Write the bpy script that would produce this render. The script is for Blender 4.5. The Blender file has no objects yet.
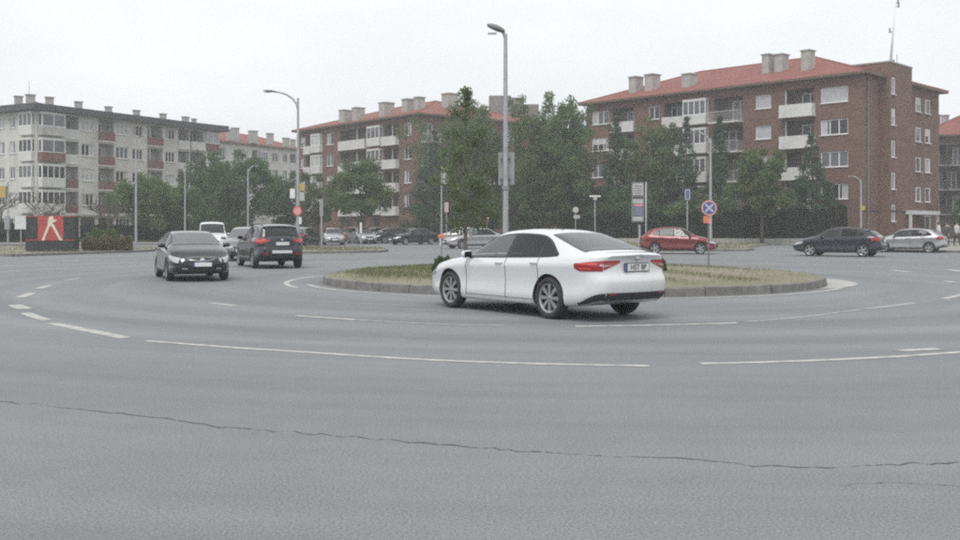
import bpy, bmesh, math, random
import numpy as np
from mathutils import Vector, Matrix

R = math.radians
scene = bpy.context.scene
C = scene.collection

# ------------------------------------------------------------------ camera, sky, sun, exposure
F, HX, HY, EYE = 1000.0, 480.0, 227.0, 1.5      # focal length in photo pixels, horizon, eye height
cam_d = bpy.data.cameras.new("camera")
cam_d.sensor_width = 36.0
cam_d.lens = 36.0 * F / 960.0
cam_d.shift_y = -(270.0 - HY) / 960.0
cam_d.clip_start, cam_d.clip_end = 0.1, 3000.0
cam = bpy.data.objects.new("camera", cam_d)
cam.location = (0, 0, EYE)
cam.rotation_euler = (R(90), 0, 0)
C.objects.link(cam)
scene.camera = cam

SUN_EL, SUN_AZ = 58.0, 200.0
world = bpy.data.worlds.new("World")
scene.world = world
world.use_nodes = True
wt = world.node_tree
wn, wl = wt.nodes, wt.links
wn.clear()
wo = wn.new("ShaderNodeOutputWorld")
bg = wn.new("ShaderNodeBackground")
sky = wn.new("ShaderNodeTexSky")
sky.sky_type = 'NISHITA'
sky.sun_disc = False
sky.sun_elevation = R(SUN_EL)
sky.sun_rotation = R(SUN_AZ)
sky.air_density, sky.dust_density, sky.ozone_density = 1.0, 4.0, 1.0
# an unbroken cloud layer over the clear sky: pale grey with broad soft variation
tc = wn.new("ShaderNodeTexCoord")
mp = wn.new("ShaderNodeMapping")
mp.inputs['Scale'].default_value = (1.0, 1.0, 2.6)
ns = wn.new("ShaderNodeTexNoise")
ns.inputs['Scale'].default_value = 2.2
ns.inputs['Detail'].default_value = 5.0
cr = wn.new("ShaderNodeValToRGB")
cr.color_ramp.elements[0].position, cr.color_ramp.elements[0].color = 0.30, (8.1, 8.4, 8.7, 1)
cr.color_ramp.elements[1].position, cr.color_ramp.elements[1].color = 0.72, (10.2, 10.3, 10.4, 1)
mx = wn.new("ShaderNodeMix")
mx.data_type = 'RGBA'
mx.inputs[0].default_value = 0.93
wl.new(tc.outputs['Generated'], mp.inputs['Vector'])
wl.new(mp.outputs['Vector'], ns.inputs['Vector'])
wl.new(ns.outputs['Fac'], cr.inputs['Fac'])
wl.new(sky.outputs['Color'], mx.inputs[6])
wl.new(cr.outputs['Color'], mx.inputs[7])
wl.new(mx.outputs[2], bg.inputs['Color'])
bg.inputs['Strength'].default_value = 0.081
wl.new(bg.outputs['Background'], wo.inputs['Surface'])

sun_d = bpy.data.lights.new("sun", 'SUN')
sun_d.energy = 1.5
sun_d.angle = R(35)
sun_d.color = (1.0, 0.97, 0.93)
sun = bpy.data.objects.new("sun", sun_d)
sd = Vector((math.sin(R(SUN_AZ)) * math.cos(R(SUN_EL)), math.cos(R(SUN_AZ)) * math.cos(R(SUN_EL)), math.sin(R(SUN_EL))))
sun.rotation_euler = sd.to_track_quat('Z', 'Y').to_euler()
sun.location = (0, 0, 60)
C.objects.link(sun)

scene.view_settings.view_transform = 'Standard'
scene.view_settings.look = 'None'
scene.view_settings.exposure = 0.52
scene.view_settings.gamma = 1.0
scene.view_settings.use_curve_mapping = False
scene.render.engine = 'CYCLES'
scene.cycles.use_denoising = False      # the photograph has visible grain
scene.cycles.max_bounces = 6
scene.cycles.transparent_max_bounces = 8
scene.cycles.filter_width = 2.1
scene.cycles.use_adaptive_sampling = True

# ------------------------------------------------------------------ helpers
def gp(x, y):
    """photo pixel -> point on the ground plane"""
    d = F * EYE / (y - HY)
    return ((x - HX) / F * d, d)

def gx(x, d):
    return (x - HX) / F * d

def zy(y, d):
    """height of photo row y at distance d"""
    return EYE + (HY - y) / F * d

class MB:
    def __init__(self):
        self.v, self.f, self.m = [], [], []
    def add(self, vs, fs, mi=0):
        o = len(self.v)
        self.v.extend([tuple(p) for p in vs])
        for f in fs:
            self.f.append(tuple(i + o for i in f))
            self.m.append(mi)
        return self
    def quad(self, a, b, c, d, mi=0):
        return self.add([a, b, c, d], [(0, 1, 2, 3)], mi)
    def box(self, cx, cy, cz, sx, sy, sz, rz=0.0, mi=0):
        c, s = math.cos(rz), math.sin(rz)
        vs = []
        for z in (-.5, .5):
            for x, y in ((-.5, -.5), (.5, -.5), (.5, .5), (-.5, .5)):
                X, Y = x * sx, y * sy
                vs.append((cx + X * c - Y * s, cy + X * s + Y * c, cz + z * sz))
        return self.add(vs, [(3, 2, 1, 0), (4, 5, 6, 7), (0, 1, 5, 4), (1, 2, 6, 5), (2, 3, 7, 6), (3, 0, 4, 7)], mi)
    def prism(self, poly, z0, z1, mi=0):
        n = len(poly)
        vs = [(p[0], p[1], z0) for p in poly] + [(p[0], p[1], z1) for p in poly]
        fs = [tuple(range(n - 1, -1, -1)), tuple(range(n, 2 * n))]
        fs += [(i, (i + 1) % n, n + (i + 1) % n, n + i) for i in range(n)]
        return self.add(vs, fs, mi)
    def tube(self, pts, rad, n=8, mi=0, cap=True):
        pts = [Vector(p) for p in pts]
        if not hasattr(rad, '__len__'):
            rad = [rad] * len(pts)
        vs, up = [], None
        for i, p in enumerate(pts):
            t = (pts[min(i + 1, len(pts) - 1)] - pts[max(i - 1, 0)])
            t = t.normalized() if t.length > 1e-9 else Vector((0, 0, 1))
            if up is None:
                up = Vector((1, 0, 0)) if abs(t.x) < .9 else Vector((0, 1, 0))
            a = (up - t * up.dot(t)).normalized()
            up = a
            b = t.cross(a)
            for k in range(n):
                q = 2 * math.pi * k / n
                vs.append(p + (a * math.cos(q) + b * math.sin(q)) * rad[i])
        fs = []
        for i in range(len(pts) - 1):
            for k in range(n):
                k2 = (k + 1) % n
                fs.append((i * n + k, i * n + k2, (i + 1) * n + k2, (i + 1) * n + k))
        if cap:
            fs.append(tuple(range(n - 1, -1, -1)))
            fs.append(tuple((len(pts) - 1) * n + k for k in range(n)))
        return self.add(vs, fs, mi)
    def lathe(self, prof, n=24, axis='z', mi=0, c=(0, 0, 0)):
        vs = []
        for r, h in prof:
            for k in range(n):
                q = 2 * math.pi * k / n
                a, b = r * math.cos(q), r * math.sin(q)
                p = (a, b, h) if axis == 'z' else ((a, h, b) if axis == 'y' else (h, a, b))
                vs.append((p[0] + c[0], p[1] + c[1], p[2] + c[2]))
        fs = []
        for i in range(len(prof) - 1):
            for k in range(n):
                k2 = (k + 1) % n
                fs.append((i * n + k, i * n + k2, (i + 1) * n + k2, (i + 1) * n + k))
        return self.add(vs, fs, mi)
    def grid(self, rows, mi=0, flip=False):
        n, m = len(rows), len(rows[0])
        vs = [p for r in rows for p in r]
        fs = []
        for i in range(n - 1):
            for j in range(m - 1):
                q = (i * m + j, i * m + j + 1, (i + 1) * m + j + 1, (i + 1) * m + j)
                fs.append(q[::-1] if flip else q)
        return self.add(vs, fs, mi)
    def mesh(self, name, mats, smooth=False, fix=False, angle=None):
        me = bpy.data.meshes.new(name)
        me.from_pydata([tuple(p) for p in self.v], [], self.f)
        if not isinstance(mats, (list, tuple)):
            mats = [mats]
        for m in mats:
            me.materials.append(m)
        if len(mats) > 1:
            me.polygons.foreach_set('material_index', self.m)
        if fix:
            bm = bmesh.new()
            bm.from_mesh(me)
            bmesh.ops.remove_doubles(bm, verts=bm.verts, dist=1e-5)
            bmesh.ops.recalc_face_normals(bm, faces=bm.faces)
            bm.to_mesh(me)
            bm.free()
        if smooth:
            me.polygons.foreach_set('use_smooth', [True] * len(me.polygons))
            if angle:
                me.set_sharp_from_angle(angle=R(angle))
        me.update()
        return me
    def build(self, name, mats, parent=None, loc=(0, 0, 0), rz=0.0, **kw):
        return put(name, self.mesh(name, mats, **kw), parent, loc, rz)

def put(name, me, parent=None, loc=(0, 0, 0), rz=0.0):
    o = bpy.data.objects.new(name, me)
    o.location = loc
    o.rotation_euler = (0, 0, rz)
    o.parent = parent
    C.objects.link(o)
    return o

def tag(o, label=None, cat=None, group=None, kind=None):
    if label: o['label'] = label
    if cat: o['category'] = cat
    if group: o['group'] = group
    if kind: o['kind'] = kind
    return o

def thing(name, label, cat, loc=(0, 0, 0), rz=0.0, group=None):
    o = bpy.data.objects.new(name, None)
    o.empty_display_size = 0.2
    o.location = loc
    o.rotation_euler = (0, 0, rz)
    C.objects.link(o)
    return tag(o, label, cat, group)

def text_mesh(txt, size, mat, name):
    cu = bpy.data.curves.new('lettering', 'FONT')
    cu.body = txt
    cu.size = size
    cu.align_x, cu.align_y = 'CENTER', 'CENTER'
    cu.extrude = 0.001
    o = bpy.data.objects.new('lettering', cu)
    C.objects.link(o)
    bpy.context.view_layer.update()
    me = bpy.data.meshes.new_from_object(o.evaluated_get(bpy.context.evaluated_depsgraph_get()))
    me.name = name
    bpy.data.objects.remove(o)
    me.materials.clear()
    me.materials.append(mat)
    return me

# ------------------------------------------------------------------ materials
M = {}
def mat(name, col, rough=0.7, metal=0.0, coat=0.0, spec=0.5, noise=0.0, nscale=3.0, bump=0.0, bscale=40.0, col2=None, space='obj'):
    m = bpy.data.materials.new(name)
    m.use_nodes = True
    t = m.node_tree
    b = t.nodes['Principled BSDF']
    b.inputs['Base Color'].default_value = (*col, 1)
    b.inputs['Roughness'].default_value = rough
    b.inputs['Metallic'].default_value = metal
    b.inputs['Coat Weight'].default_value = coat
    b.inputs['Coat Roughness'].default_value = 0.06
    b.inputs['Specular IOR Level'].default_value = spec
    if noise or col2 or bump:
        if space == 'obj':
            co = t.nodes.new('ShaderNodeTexCoord').outputs['Object']
        else:
            co = t.nodes.new('ShaderNodeNewGeometry').outputs['Position']
    if noise or col2:
        n = t.nodes.new('ShaderNodeTexNoise')
        n.inputs['Scale'].default_value = nscale
        n.inputs['Detail'].default_value = 6
        n.inputs['Roughness'].default_value = 0.62
        t.links.new(co, n.inputs['Vector'])
        r = t.nodes.new('ShaderNodeValToRGB')
        c2 = col2 or tuple(c * (1 - noise) for c in col)
        c1 = col if col2 else tuple(min(1, c * (1 + noise)) for c in col)
        r.color_ramp.elements[0].position, r.color_ramp.elements[0].color = 0.34, (*c2, 1)
        r.color_ramp.elements[1].position, r.color_ramp.elements[1].color = 0.66, (*c1, 1)
        t.links.new(n.outputs['Fac'], r.inputs['Fac'])
        t.links.new(r.outputs['Color'], b.inputs['Base Color'])
    if bump:
        n2 = t.nodes.new('ShaderNodeTexNoise')
        n2.inputs['Scale'].default_value = bscale
        n2.inputs['Detail'].default_value = 3
        t.links.new(co, n2.inputs['Vector'])
        bp = t.nodes.new('ShaderNodeBump')
        bp.inputs['Strength'].default_value = bump
        bp.inputs['Distance'].default_value = 0.02
        t.links.new(n2.outputs['Fac'], bp.inputs['Height'])
        t.links.new(bp.outputs['Normal'], b.inputs['Normal'])
    M[name] = m
    return m

ISL = (2.5, 28.1)      # centre of the roundabout island
ISR = 6.85

def node_math(t, op, a, b=None):
    n = t.nodes.new('ShaderNodeMath')
    n.operation = op
    for i, x in enumerate((a, b)):
        if x is None: continue
        if isinstance(x, (int, float)): n.inputs[i].default_value = x
        else: t.links.new(x, n.inputs[i])
    return n.outputs[0]

def asphalt():
    m = bpy.data.materials.new('asphalt')
    m.use_nodes = True
    t = m.node_tree
    L = t.links
    b = t.nodes['Principled BSDF']
    pos = t.nodes.new('ShaderNodeNewGeometry').outputs['Position']
    sub = t.nodes.new('ShaderNodeVectorMath'); sub.operation = 'SUBTRACT'
    L.new(pos, sub.inputs[0]); sub.inputs[1].default_value = (ISL[0], ISL[1], 0)
    ln = t.nodes.new('ShaderNodeVectorMath'); ln.operation = 'LENGTH'
    L.new(sub.outputs[0], ln.inputs[0])
    sx = t.nodes.new('ShaderNodeSeparateXYZ'); L.new(sub.outputs[0], sx.inputs[0])
    ang = node_math(t, 'ARCTAN2', sx.outputs[1], sx.outputs[0])
    cb = t.nodes.new('ShaderNodeCombineXYZ')
    L.new(ln.outputs['Value'], cb.inputs[0])
    L.new(node_math(t, 'MULTIPLY', ang, 0.9), cb.inputs[1])
    def noise(vec, scale, detail, rough=0.6):
        n = t.nodes.new('ShaderNodeTexNoise')
        n.inputs['Scale'].default_value = scale
        n.inputs['Detail'].default_value = detail
        n.inputs['Roughness'].default_value = rough
        L.new(vec, n.inputs['Vector'])
        return n.outputs['Fac']
    arcs = noise(cb.outputs[0], 0.75, 4)          # polished wheel tracks following the curve
    patches = noise(pos, 0.16, 5)
    mid = noise(pos, 2.2, 6, 0.7)
    grit = noise(pos, 60.0, 3, 0.75)
    def ramp(fac, p0, c0, p1, c1):
        r = t.nodes.new('ShaderNodeValToRGB')
        r.color_ramp.elements[0].position, r.color_ramp.elements[0].color = p0, (*c0, 1)
        r.color_ramp.elements[1].position, r.color_ramp.elements[1].color = p1, (*c1, 1)
        L.new(fac, r.inputs['Fac'])
        return r.outputs['Color']
    def mul(a, bcol, fac=1.0):
        n = t.nodes.new('ShaderNodeMix'); n.data_type = 'RGBA'; n.blend_type = 'MULTIPLY'
        n.inputs[0].default_value = fac
        L.new(a, n.inputs[6]); L.new(bcol, n.inputs[7])
        return n.outputs[2]
    base = ramp(arcs, 0.32, (0.158, 0.166, 0.173), 0.68, (0.204, 0.213, 0.221))
    base = mul(base, ramp(patches, 0.3, (0.91, 0.91, 0.91), 0.7, (1.06, 1.06, 1.06)))
    tracks = node_math(t, 'MULTIPLY_ADD', node_math(t, 'SINE', node_math(t, 'MULTIPLY', ln.outputs['Value'], 3.3)), 0.5)
    tracks.node.inputs[2].default_value = 0.5
    base = mul(base, ramp(tracks, 0.0, (0.945, 0.945, 0.945), 1.0, (1.055, 1.055, 1.055)))
    base = mul(base, ramp(mid, 0.25, (0.94, 0.94, 0.94), 0.75, (1.05, 1.05, 1.05)))
    base = mul(base, ramp(grit, 0.25, (0.45, 0.45, 0.45), 0.75, (1.55, 1.55, 1.54)))
    L.new(base, b.inputs['Base Color'])
    b.inputs['Roughness'].default_value = 0.78
    b.inputs['Specular IOR Level'].default_value = 0.35
    bp = t.nodes.new('ShaderNodeBump')
    bp.inputs['Strength'].default_value = 0.35
    bp.inputs['Distance'].default_value = 0.006
    L.new(grit, bp.inputs['Height'])
    L.new(bp.outputs['Normal'], b.inputs['Normal'])
    M['asphalt'] = m
asphalt()

def two_noise_ground(name, cols, s1, s2):
    m = bpy.data.materials.new(name)
    m.use_nodes = True
    t = m.node_tree
    L = t.links
    b = t.nodes['Principled BSDF']
    b.inputs['Roughness'].default_value = 0.95
    pos = t.nodes.new('ShaderNodeNewGeometry').outputs['Position']
    n1 = t.nodes.new('ShaderNodeTexNoise'); n1.inputs['Scale'].default_value = s1; n1.inputs['Detail'].default_value = 7
    n1.inputs['Roughness'].default_value = .65
    n2 = t.nodes.new('ShaderNodeTexNoise'); n2.inputs['Scale'].default_value = s2; n2.inputs['Detail'].default_value = 4
    L.new(pos, n1.inputs['Vector']); L.new(pos, n2.inputs['Vector'])
    r = t.nodes.new('ShaderNodeValToRGB')
    els = r.color_ramp.elements
    els[0].position, els[0].color = 0.30, (*cols[0], 1)
    els[1].position, els[1].color = 0.70, (*cols[-1], 1)
    for i, c in enumerate(cols[1:-1]):
        e = els.new(0.30 + 0.40 * (i + 1) / (len(cols) - 1)); e.color = (*c, 1)
    L.new(n1.outputs['Fac'], r.inputs['Fac'])
    mxn = t.nodes.new('ShaderNodeMix'); mxn.data_type = 'RGBA'; mxn.blend_type = 'MULTIPLY'; mxn.inputs[0].default_value = 1
    r2 = t.nodes.new('ShaderNodeValToRGB')
    r2.color_ramp.elements[0].position, r2.color_ramp.elements[0].color = .25, (.7, .7, .7, 1)
    r2.color_ramp.elements[1].position, r2.color_ramp.elements[1].color = .75, (1.2, 1.2, 1.2, 1)
    L.new(n2.outputs['Fac'], r2.inputs['Fac'])
    L.new(r.outputs['Color'], mxn.inputs[6]); L.new(r2.outputs['Color'], mxn.inputs[7])
    L.new(mxn.outputs[2], b.inputs['Base Color'])
    bp = t.nodes.new('ShaderNodeBump'); bp.inputs['Strength'].default_value = .6; bp.inputs['Distance'].default_value = .03
    L.new(n2.outputs['Fac'], bp.inputs['Height']); L.new(bp.outputs['Normal'], b.inputs['Normal'])
    M[name] = m
two_noise_ground('soil', [(.25, .215, .165), (.21, .195, .135), (.15, .16, .085)], .55, 22)
two_noise_ground('verge_soil', [(.27, .25, .21), (.23, .215, .17), (.15, .16, .10)], .3, 6)
two_noise_ground('lawn_far', [(.10, .13, .06), (.13, .15, .075), (.2, .19, .13)], .2, 3)
two_noise_ground('pavement', [(.22, .22, .215), (.27, .265, .25), (.30, .29, .27)], .4, 8)

def brick(name, c1, c2):
    m = bpy.data.materials.new(name)
    m.use_nodes = True
    t = m.node_tree
    L = t.links
    b = t.nodes['Principled BSDF']
    b.inputs['Roughness'].default_value = .9
    tcn = t.nodes.new('ShaderNodeTexCoord')
    n = t.nodes.new('ShaderNodeTexNoise'); n.inputs['Scale'].default_value = .45; n.inputs['Detail'].default_value = 8
    n.inputs['Roughness'].default_value = .7
    mpn = t.nodes.new('ShaderNodeMapping'); mpn.inputs['Scale'].default_value = (1, 1, 3.0)
    L.new(tcn.outputs['Object'], mpn.inputs['Vector'])
    L.new(mpn.outputs['Vector'], n.inputs['Vector'])
    r = t.nodes.new('ShaderNodeValToRGB')
    r.color_ramp.elements[0].position, r.color_ramp.elements[0].color = .3, (*c1, 1)
    r.color_ramp.elements[1].position, r.color_ramp.elements[1].color = .7, (*c2, 1)
    L.new(n.outputs['Fac'], r.inputs['Fac'])
    w = t.nodes.new('ShaderNodeTexWave'); w.wave_type = 'BANDS'; w.bands_direction = 'Z'
    w.inputs['Scale'].default_value = 2.1; w.inputs['Distortion'].default_value = .6; w.inputs['Detail'].default_value = 3
    L.new(tcn.outputs['Object'], w.inputs['Vector'])
    r2 = t.nodes.new('ShaderNodeValToRGB')
    r2.color_ramp.elements[0].color = (.88, .88, .88, 1); r2.color_ramp.elements[1].color = (1.08, 1.07, 1.06, 1)
    L.new(w.outputs['Fac'], r2.inputs['Fac'])
    x = t.nodes.new('ShaderNodeMix'); x.data_type = 'RGBA'; x.blend_type = 'MULTIPLY'; x.inputs[0].default_value = 1
    L.new(r.outputs['Color'], x.inputs[6]); L.new(r2.outputs['Color'], x.inputs[7])
    L.new(x.outputs[2], b.inputs['Base Color'])
    M[name] = m
brick('brick', (.116, .063, .050), (.185, .104, .083))
brick('brick_orange', (.22, .095, .065), (.29, .135, .095))
brick('brick_brown', (.050, .040, .034), (.085, .064, .052))
brick('roof_red', (.165, .049, .040), (.250, .087, .068))
mat('concrete_dark', (.19, .185, .17), .92, noise=.2, nscale=.8)

mat('render_white', (.52, .51, .485), .9, noise=.12, nscale=.5)
mat('render_grey', (.40, .395, .385), .9, noise=.15, nscale=.6)
mat('render_pale', (.58, .57, .55), .9, noise=.10, nscale=.5)
mat('parapet_white', (.56, .56, .55), .85, noise=.10, nscale=1.2)
mat('parapet_red', (.165, .078, .066), .85, noise=.18, nscale=1.5)
mat('loggia_wall', (.13, .105, .095), .9, noise=.2, nscale=.8)
mat('roof_dark', (.055, .055, .06), .85, noise=.25, nscale=1.0)
mat('concrete', (.33, .325, .31), .92, noise=.18, nscale=1.1, bump=.2, bscale=20)
mat('chimney_render', (.36, .35, .33), .92, noise=.2, nscale=1.5)
mat('kerb', (.17, .166, .158), .92, noise=.28, nscale=4.0, bump=.35, bscale=60, space='pos')
mat('frame_white', (.72, .72, .71), .5)
mat('frame_brown', (.11, .07, .05), .6)
mat('pane_dark', (.020, .023, .026), .06, spec=.5, noise=.3, nscale=.7)
mat('pane_mid', (.11, .12, .13), .08, spec=.5, noise=.3, nscale=.8)
mat('pane_curtain', (.42, .43, .44), .25, noise=.15, nscale=1.4)
mat('shutter', (.50, .50, .49), .7, noise=.06, nscale=2)
mat('door_dark', (.04, .038, .038), .5)
mat('rail_dark', (.06, .055, .05), .6)
mat('rail_metal', (.45, .45, .45), .5, metal=.3)
mat('galv', (.36, .37, .385), .5, metal=.35, noise=.15, nscale=5)
mat('galv_dark', (.17, .175, .18), .55, metal=.3, noise=.15, nscale=5)
mat('lamp_body', (.15, .155, .16), .5, metal=.2)
mat('lamp_glass', (.45, .46, .46), .25)
mat('sign_back', (.30, .31, .32), .55, metal=.3, noise=.1, nscale=3)
mat('sign_white', (.68, .69, .69), .5)
mat('sign_blue', (.07, .11, .28), .45)
mat('print_blue', (.16, .18, .27), .5)
mat('sign_red', (.50, .06, .055), .45)
mat('sign_pale_red', (.62, .30, .30), .45)
mat('sign_orange', (.58, .20, .12), .5)
mat('sign_yellow', (.42, .31, .09), .5)
mat('sign_grey', (.40, .40, .39), .55, noise=.1, nscale=3)
mat('ink', (.05, .05, .055), .6)
mat('poster_red', (.36, .062, .05), .6, noise=.15, nscale=3)
mat('poster_pale', (.62, .57, .47), .6, noise=.12, nscale=5)
mat('poster_black', (.022, .028, .028), .55, noise=.3, nscale=2)
mat('paint_line', (.50, .49, .455), .85, nscale=5.0, col2=(.26, .26, .255), space='pos')
mat('paint_worn', (.36, .36, .355), .85, nscale=6.0, col2=(.22, .222, .226), space='pos')
mat('apron', (.36, .355, .345), .9, noise=.15, nscale=3.0, bump=.2, bscale=50, space='pos')
mat('crack_tar', (.095, .096, .098), .95, noise=.3, nscale=8, space='pos')
mat('bark', (.085, .068, .055), .95, noise=.3, nscale=6, bump=.5, bscale=25)
mat('bark_grey', (.17, .155, .14), .95, noise=.3, nscale=6)
# cars
mat('sign_cross', (.45, .48, .58), .5)
def car_glass(name, tint, ior):
    m = bpy.data.materials.new(name)
    m.use_nodes = True
    t = m.node_tree
    t.nodes.clear()
    o = t.nodes.new('ShaderNodeOutputMaterial')
    tr = t.nodes.new('ShaderNodeBsdfTransparent'); tr.inputs['Color'].default_value = (*tint, 1)
    gl = t.nodes.new('ShaderNodeBsdfGlossy'); gl.inputs['Roughness'].default_value = .02; gl.inputs['Color'].default_value = (.95, .97, .97, 1)
    fr = t.nodes.new('ShaderNodeFresnel'); fr.inputs['IOR'].default_value = ior
    mx_ = t.nodes.new('ShaderNodeMixShader')
    t.links.new(fr.outputs[0], mx_.inputs[0]); t.links.new(tr.outputs[0], mx_.inputs[1]); t.links.new(gl.outputs[0], mx_.inputs[2])
    t.links.new(mx_.outputs[0], o.inputs['Surface'])
    M[name] = m
car_glass('glass_front', (.80, .85, .83), 2.3)
car_glass('glass_tint', (.55, .60, .59), 1.7)
car_glass('glass_dark', (.20, .22, .22), 1.5)
car_glass('glass_pale', (.60, .66, .65), 3.2)
mat('cabin', (.035, .035, .037), .9)
mat('seat_cloth', (.06, .06, .063), .9)
mat('trim_black', (.028, .029, .031), .55, noise=.2, nscale=8)
mat('gap', (.05, .05, .052), .9)
mat('under', (.02, .02, .021), .95)
mat('tyre', (.033, .033, .035), .85, noise=.2, nscale=12, bump=.25, bscale=60)
mat('alloy', (.34, .35, .36), .35, metal=.6)
mat('alloy_dark', (.05, .05, .053), .5, metal=.4)
mat('steel_cover', (.42, .43, .44), .45, metal=.4)
mat('chrome', (.62, .63, .65), .15, metal=.95)
mat('tail_red', (.28, .012, .018), .12, coat=.8)
mat('tail_bright', (.60, .06, .05), .15, coat=.8)
mat('tail_clear', (.52, .50, .50), .12, coat=.8)
mat('indicator', (.60, .20, .05), .2, coat=.5)
mat('lamp_clear', (.42, .44, .45), .12, metal=.2, coat=1.0)
mat('plate_white', (.62, .63, .63), .45)
mat('plate_blue', (.03, .07, .30), .45)

def car_paint(name, col, metal=0.35):
    dark = max(col) < .1
    return mat('paint_' + name, tuple(c * (.7 if dark else 1) for c in col), .25 if dark else .32, metal=0.0 if dark else metal, coat=1.0, spec=.15 if dark else .5)
car_paint('white', (.60, .625, .635), 0.0)
car_paint('black', (.018, .018, .019), .3)
car_paint('slate', (.032, .040, .050), .45)
car_paint('silver', (.36, .37, .38), .6)
car_paint('pale', (.50, .50, .47), .4)
car_paint('grey', (.15, .16, .165), .5)
car_paint('red', (.17, .018, .024), .35)
car_paint('bright_red', (.42, .055, .045), .2)
car_paint('navy', (.022, .029, .045), .4)
car_paint('midnight', (.016, .020, .032), .4)

def leaf_mat(name, c1, c2, trans=.35):
    m = bpy.data.materials.new(name)
    m.use_nodes = True
    t = m.node_tree
    L = t.links
    b = t.nodes['Principled BSDF']
    at = t.nodes.new('ShaderNodeAttribute'); at.attribute_name = 'rnd'
    r = t.nodes.new('ShaderNodeValToRGB')
    r.color_ramp.elements[0].color = (*c1, 1); r.color_ramp.elements[1].color = (*c2, 1)
    L.new(at.outputs['Fac'], r.inputs['Fac'])
    L.new(r.outputs['Color'], b.inputs['Base Color'])
    b.inputs['Roughness'].default_value = .65
    b.inputs['Specular IOR Level'].default_value = .12
    tr = t.nodes.new('ShaderNodeBsdfTranslucent')
    L.new(r.outputs['Color'], tr.inputs['Color'])
    ms = t.nodes.new('ShaderNodeMixShader'); ms.inputs[0].default_value = trans
    L.new(b.outputs[0], ms.inputs[1]); L.new(tr.outputs[0], ms.inputs[2])
    L.new(ms.outputs[0], t.nodes['Material Output'].inputs['Surface'])
    M[name] = m
leaf_mat('leaf_dark', (.052, .102, .042), (.112, .182, .074))
leaf_mat('leaf_conifer', (.042, .084, .052), (.088, .142, .084), .25)
leaf_mat('leaf_mid', (.082, .134, .054), (.160, .220, .094), .4)
leaf_mat('leaf_light', (.11, .15, .08), (.19, .235, .13), .5)
leaf_mat('leaf_brown', (.12, .115, .070), (.24, .215, .14), .3)
leaf_mat('leaf_hedge', (.022, .034, .021), (.045, .062, .036), .15)
leaf_mat('grass', (.15, .155, .085), (.27, .25, .16), .3)
leaf_mat('grass_green', (.115, .145, .065), (.21, .22, .12), .3)

# ------------------------------------------------------------------ ground, road, island
def ring_poly(c, r, n=96, a0=0, a1=360):
    return [(c[0] + r * math.cos(R(a0 + (a1 - a0) * i / n)), c[1] + r * math.sin(R(a0 + (a1 - a0) * i / n))) for i in range(n + (0 if a1 - a0 == 360 else 1))]

g = MB(); g.quad((-420, -60, -.05), (420, -60, -.05), (420, 640, -.05), (-420, 640, -.05))
tag(g.build('ground', M['lawn_far']), kind='structure')
road = MB()
road.quad((-150, -12, 0), (150, -12, 0), (150, 108, 0), (-150, 108, 0))
road = tag(road.build('road', M['asphalt']), kind='structure')

def ribbon(pts, w, z, n_sub=6):
    """flat strip along a ground polyline (smoothed)"""
    P = [Vector((p[0], p[1], 0)) for p in pts]
    if len(P) > 2:
        Q = []
        for i in range(len(P) - 1):
            p0, p1, p2, p3 = P[max(i - 1, 0)], P[i], P[i + 1], P[min(i + 2, len(P) - 1)]
            for k in range(n_sub):
                t = k / n_sub
                Q.append(0.5 * ((2 * p1) + (p2 - p0) * t + (2 * p0 - 5 * p1 + 4 * p2 - p3) * t * t + (3 * p1 - p0 - 3 * p2 + p3) * t ** 3))
        Q.append(P[-1]); P = Q
    mb = MB()
    rows = []
    for i, p in enumerate(P):
        t = (P[min(i + 1, len(P) - 1)] - P[max(i - 1, 0)]).normalized()
        nrm = Vector((-t.y, t.x, 0))
        ww = w(i / (len(P) - 1)) if callable(w) else w
        a, b = p + nrm * ww / 2, p - nrm * ww / 2
        rows.append([(a.x, a.y, z), (b.x, b.y, z)])
    mb.grid(rows, flip=True)
    return mb

def marking(pix, w, m='paint_line', name='lane_marking'):
    return ribbon([gp(*p) for p in pix], w, .004).build(name, M[m], road)

marking([(146, 341), (225, 347.2), (300, 352), (375, 357), (450, 361), (550, 364.3), (649, 366)], .125)
marking([(700, 363.8), (765, 362.4), (830, 360), (900, 356.5), (960, 352.2), (1040, 345)], .125)
marking([(897, 350.8), (940, 349)], .17)
marking([(52, 323.5), (80, 329), (125, 338)], .19)
marking([(26, 313), (36, 317), (48, 320.3)], .19)
marking([(15, 305), (20, 307.3), (27, 309)], .26)
marking([(20, 297.5), (32, 293)], .22)
marking([(38, 288.6), (50, 285.6)], .2)
marking([(66, 280.5), (80, 278)], .2, 'paint_worn')
marking([(212, 303), (235, 306)], .16)
marking([(295, 315.8), (357, 320)], .15)
marking([(358, 320.1), (400, 322.5), (450, 324.5), (505, 325.7)], .11, 'paint_worn')
marking([(575, 326.4), (655, 325.3), (738, 323)], .15)
marking([(745, 322), (800, 317.5), (862, 309.5)], .10, 'paint_worn')
marking([(864, 309), (890, 306.3), (915, 303)], .2, 'paint_worn')
marking([(944, 298.8), (960, 295.2), (985, 288)], .16)
marking([(945, 281.2), (956, 282.4)], .3)
marking([(891, 270.3), (911, 272.2)], .3)
marking([(948, 269.5), (962, 271.5)], .3)
marking([(855, 261.8), (870, 263)], .25, 'paint_worn')
marking([(765, 266), (830, 262.5), (900, 262)], .12, 'paint_worn')
for a, b in (((0, 266.4), (16, 266)), ((31, 264), (55, 263.3)), ((60, 260.6), (84, 260)), ((93, 260.2), (103, 259.8)), ((-40, 268.5), (-14, 268))):
    marking([a, b], .5, 'paint_worn')
marking([(-30, 278), (20, 273.5), (70, 271)], .10, 'paint_worn')
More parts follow.
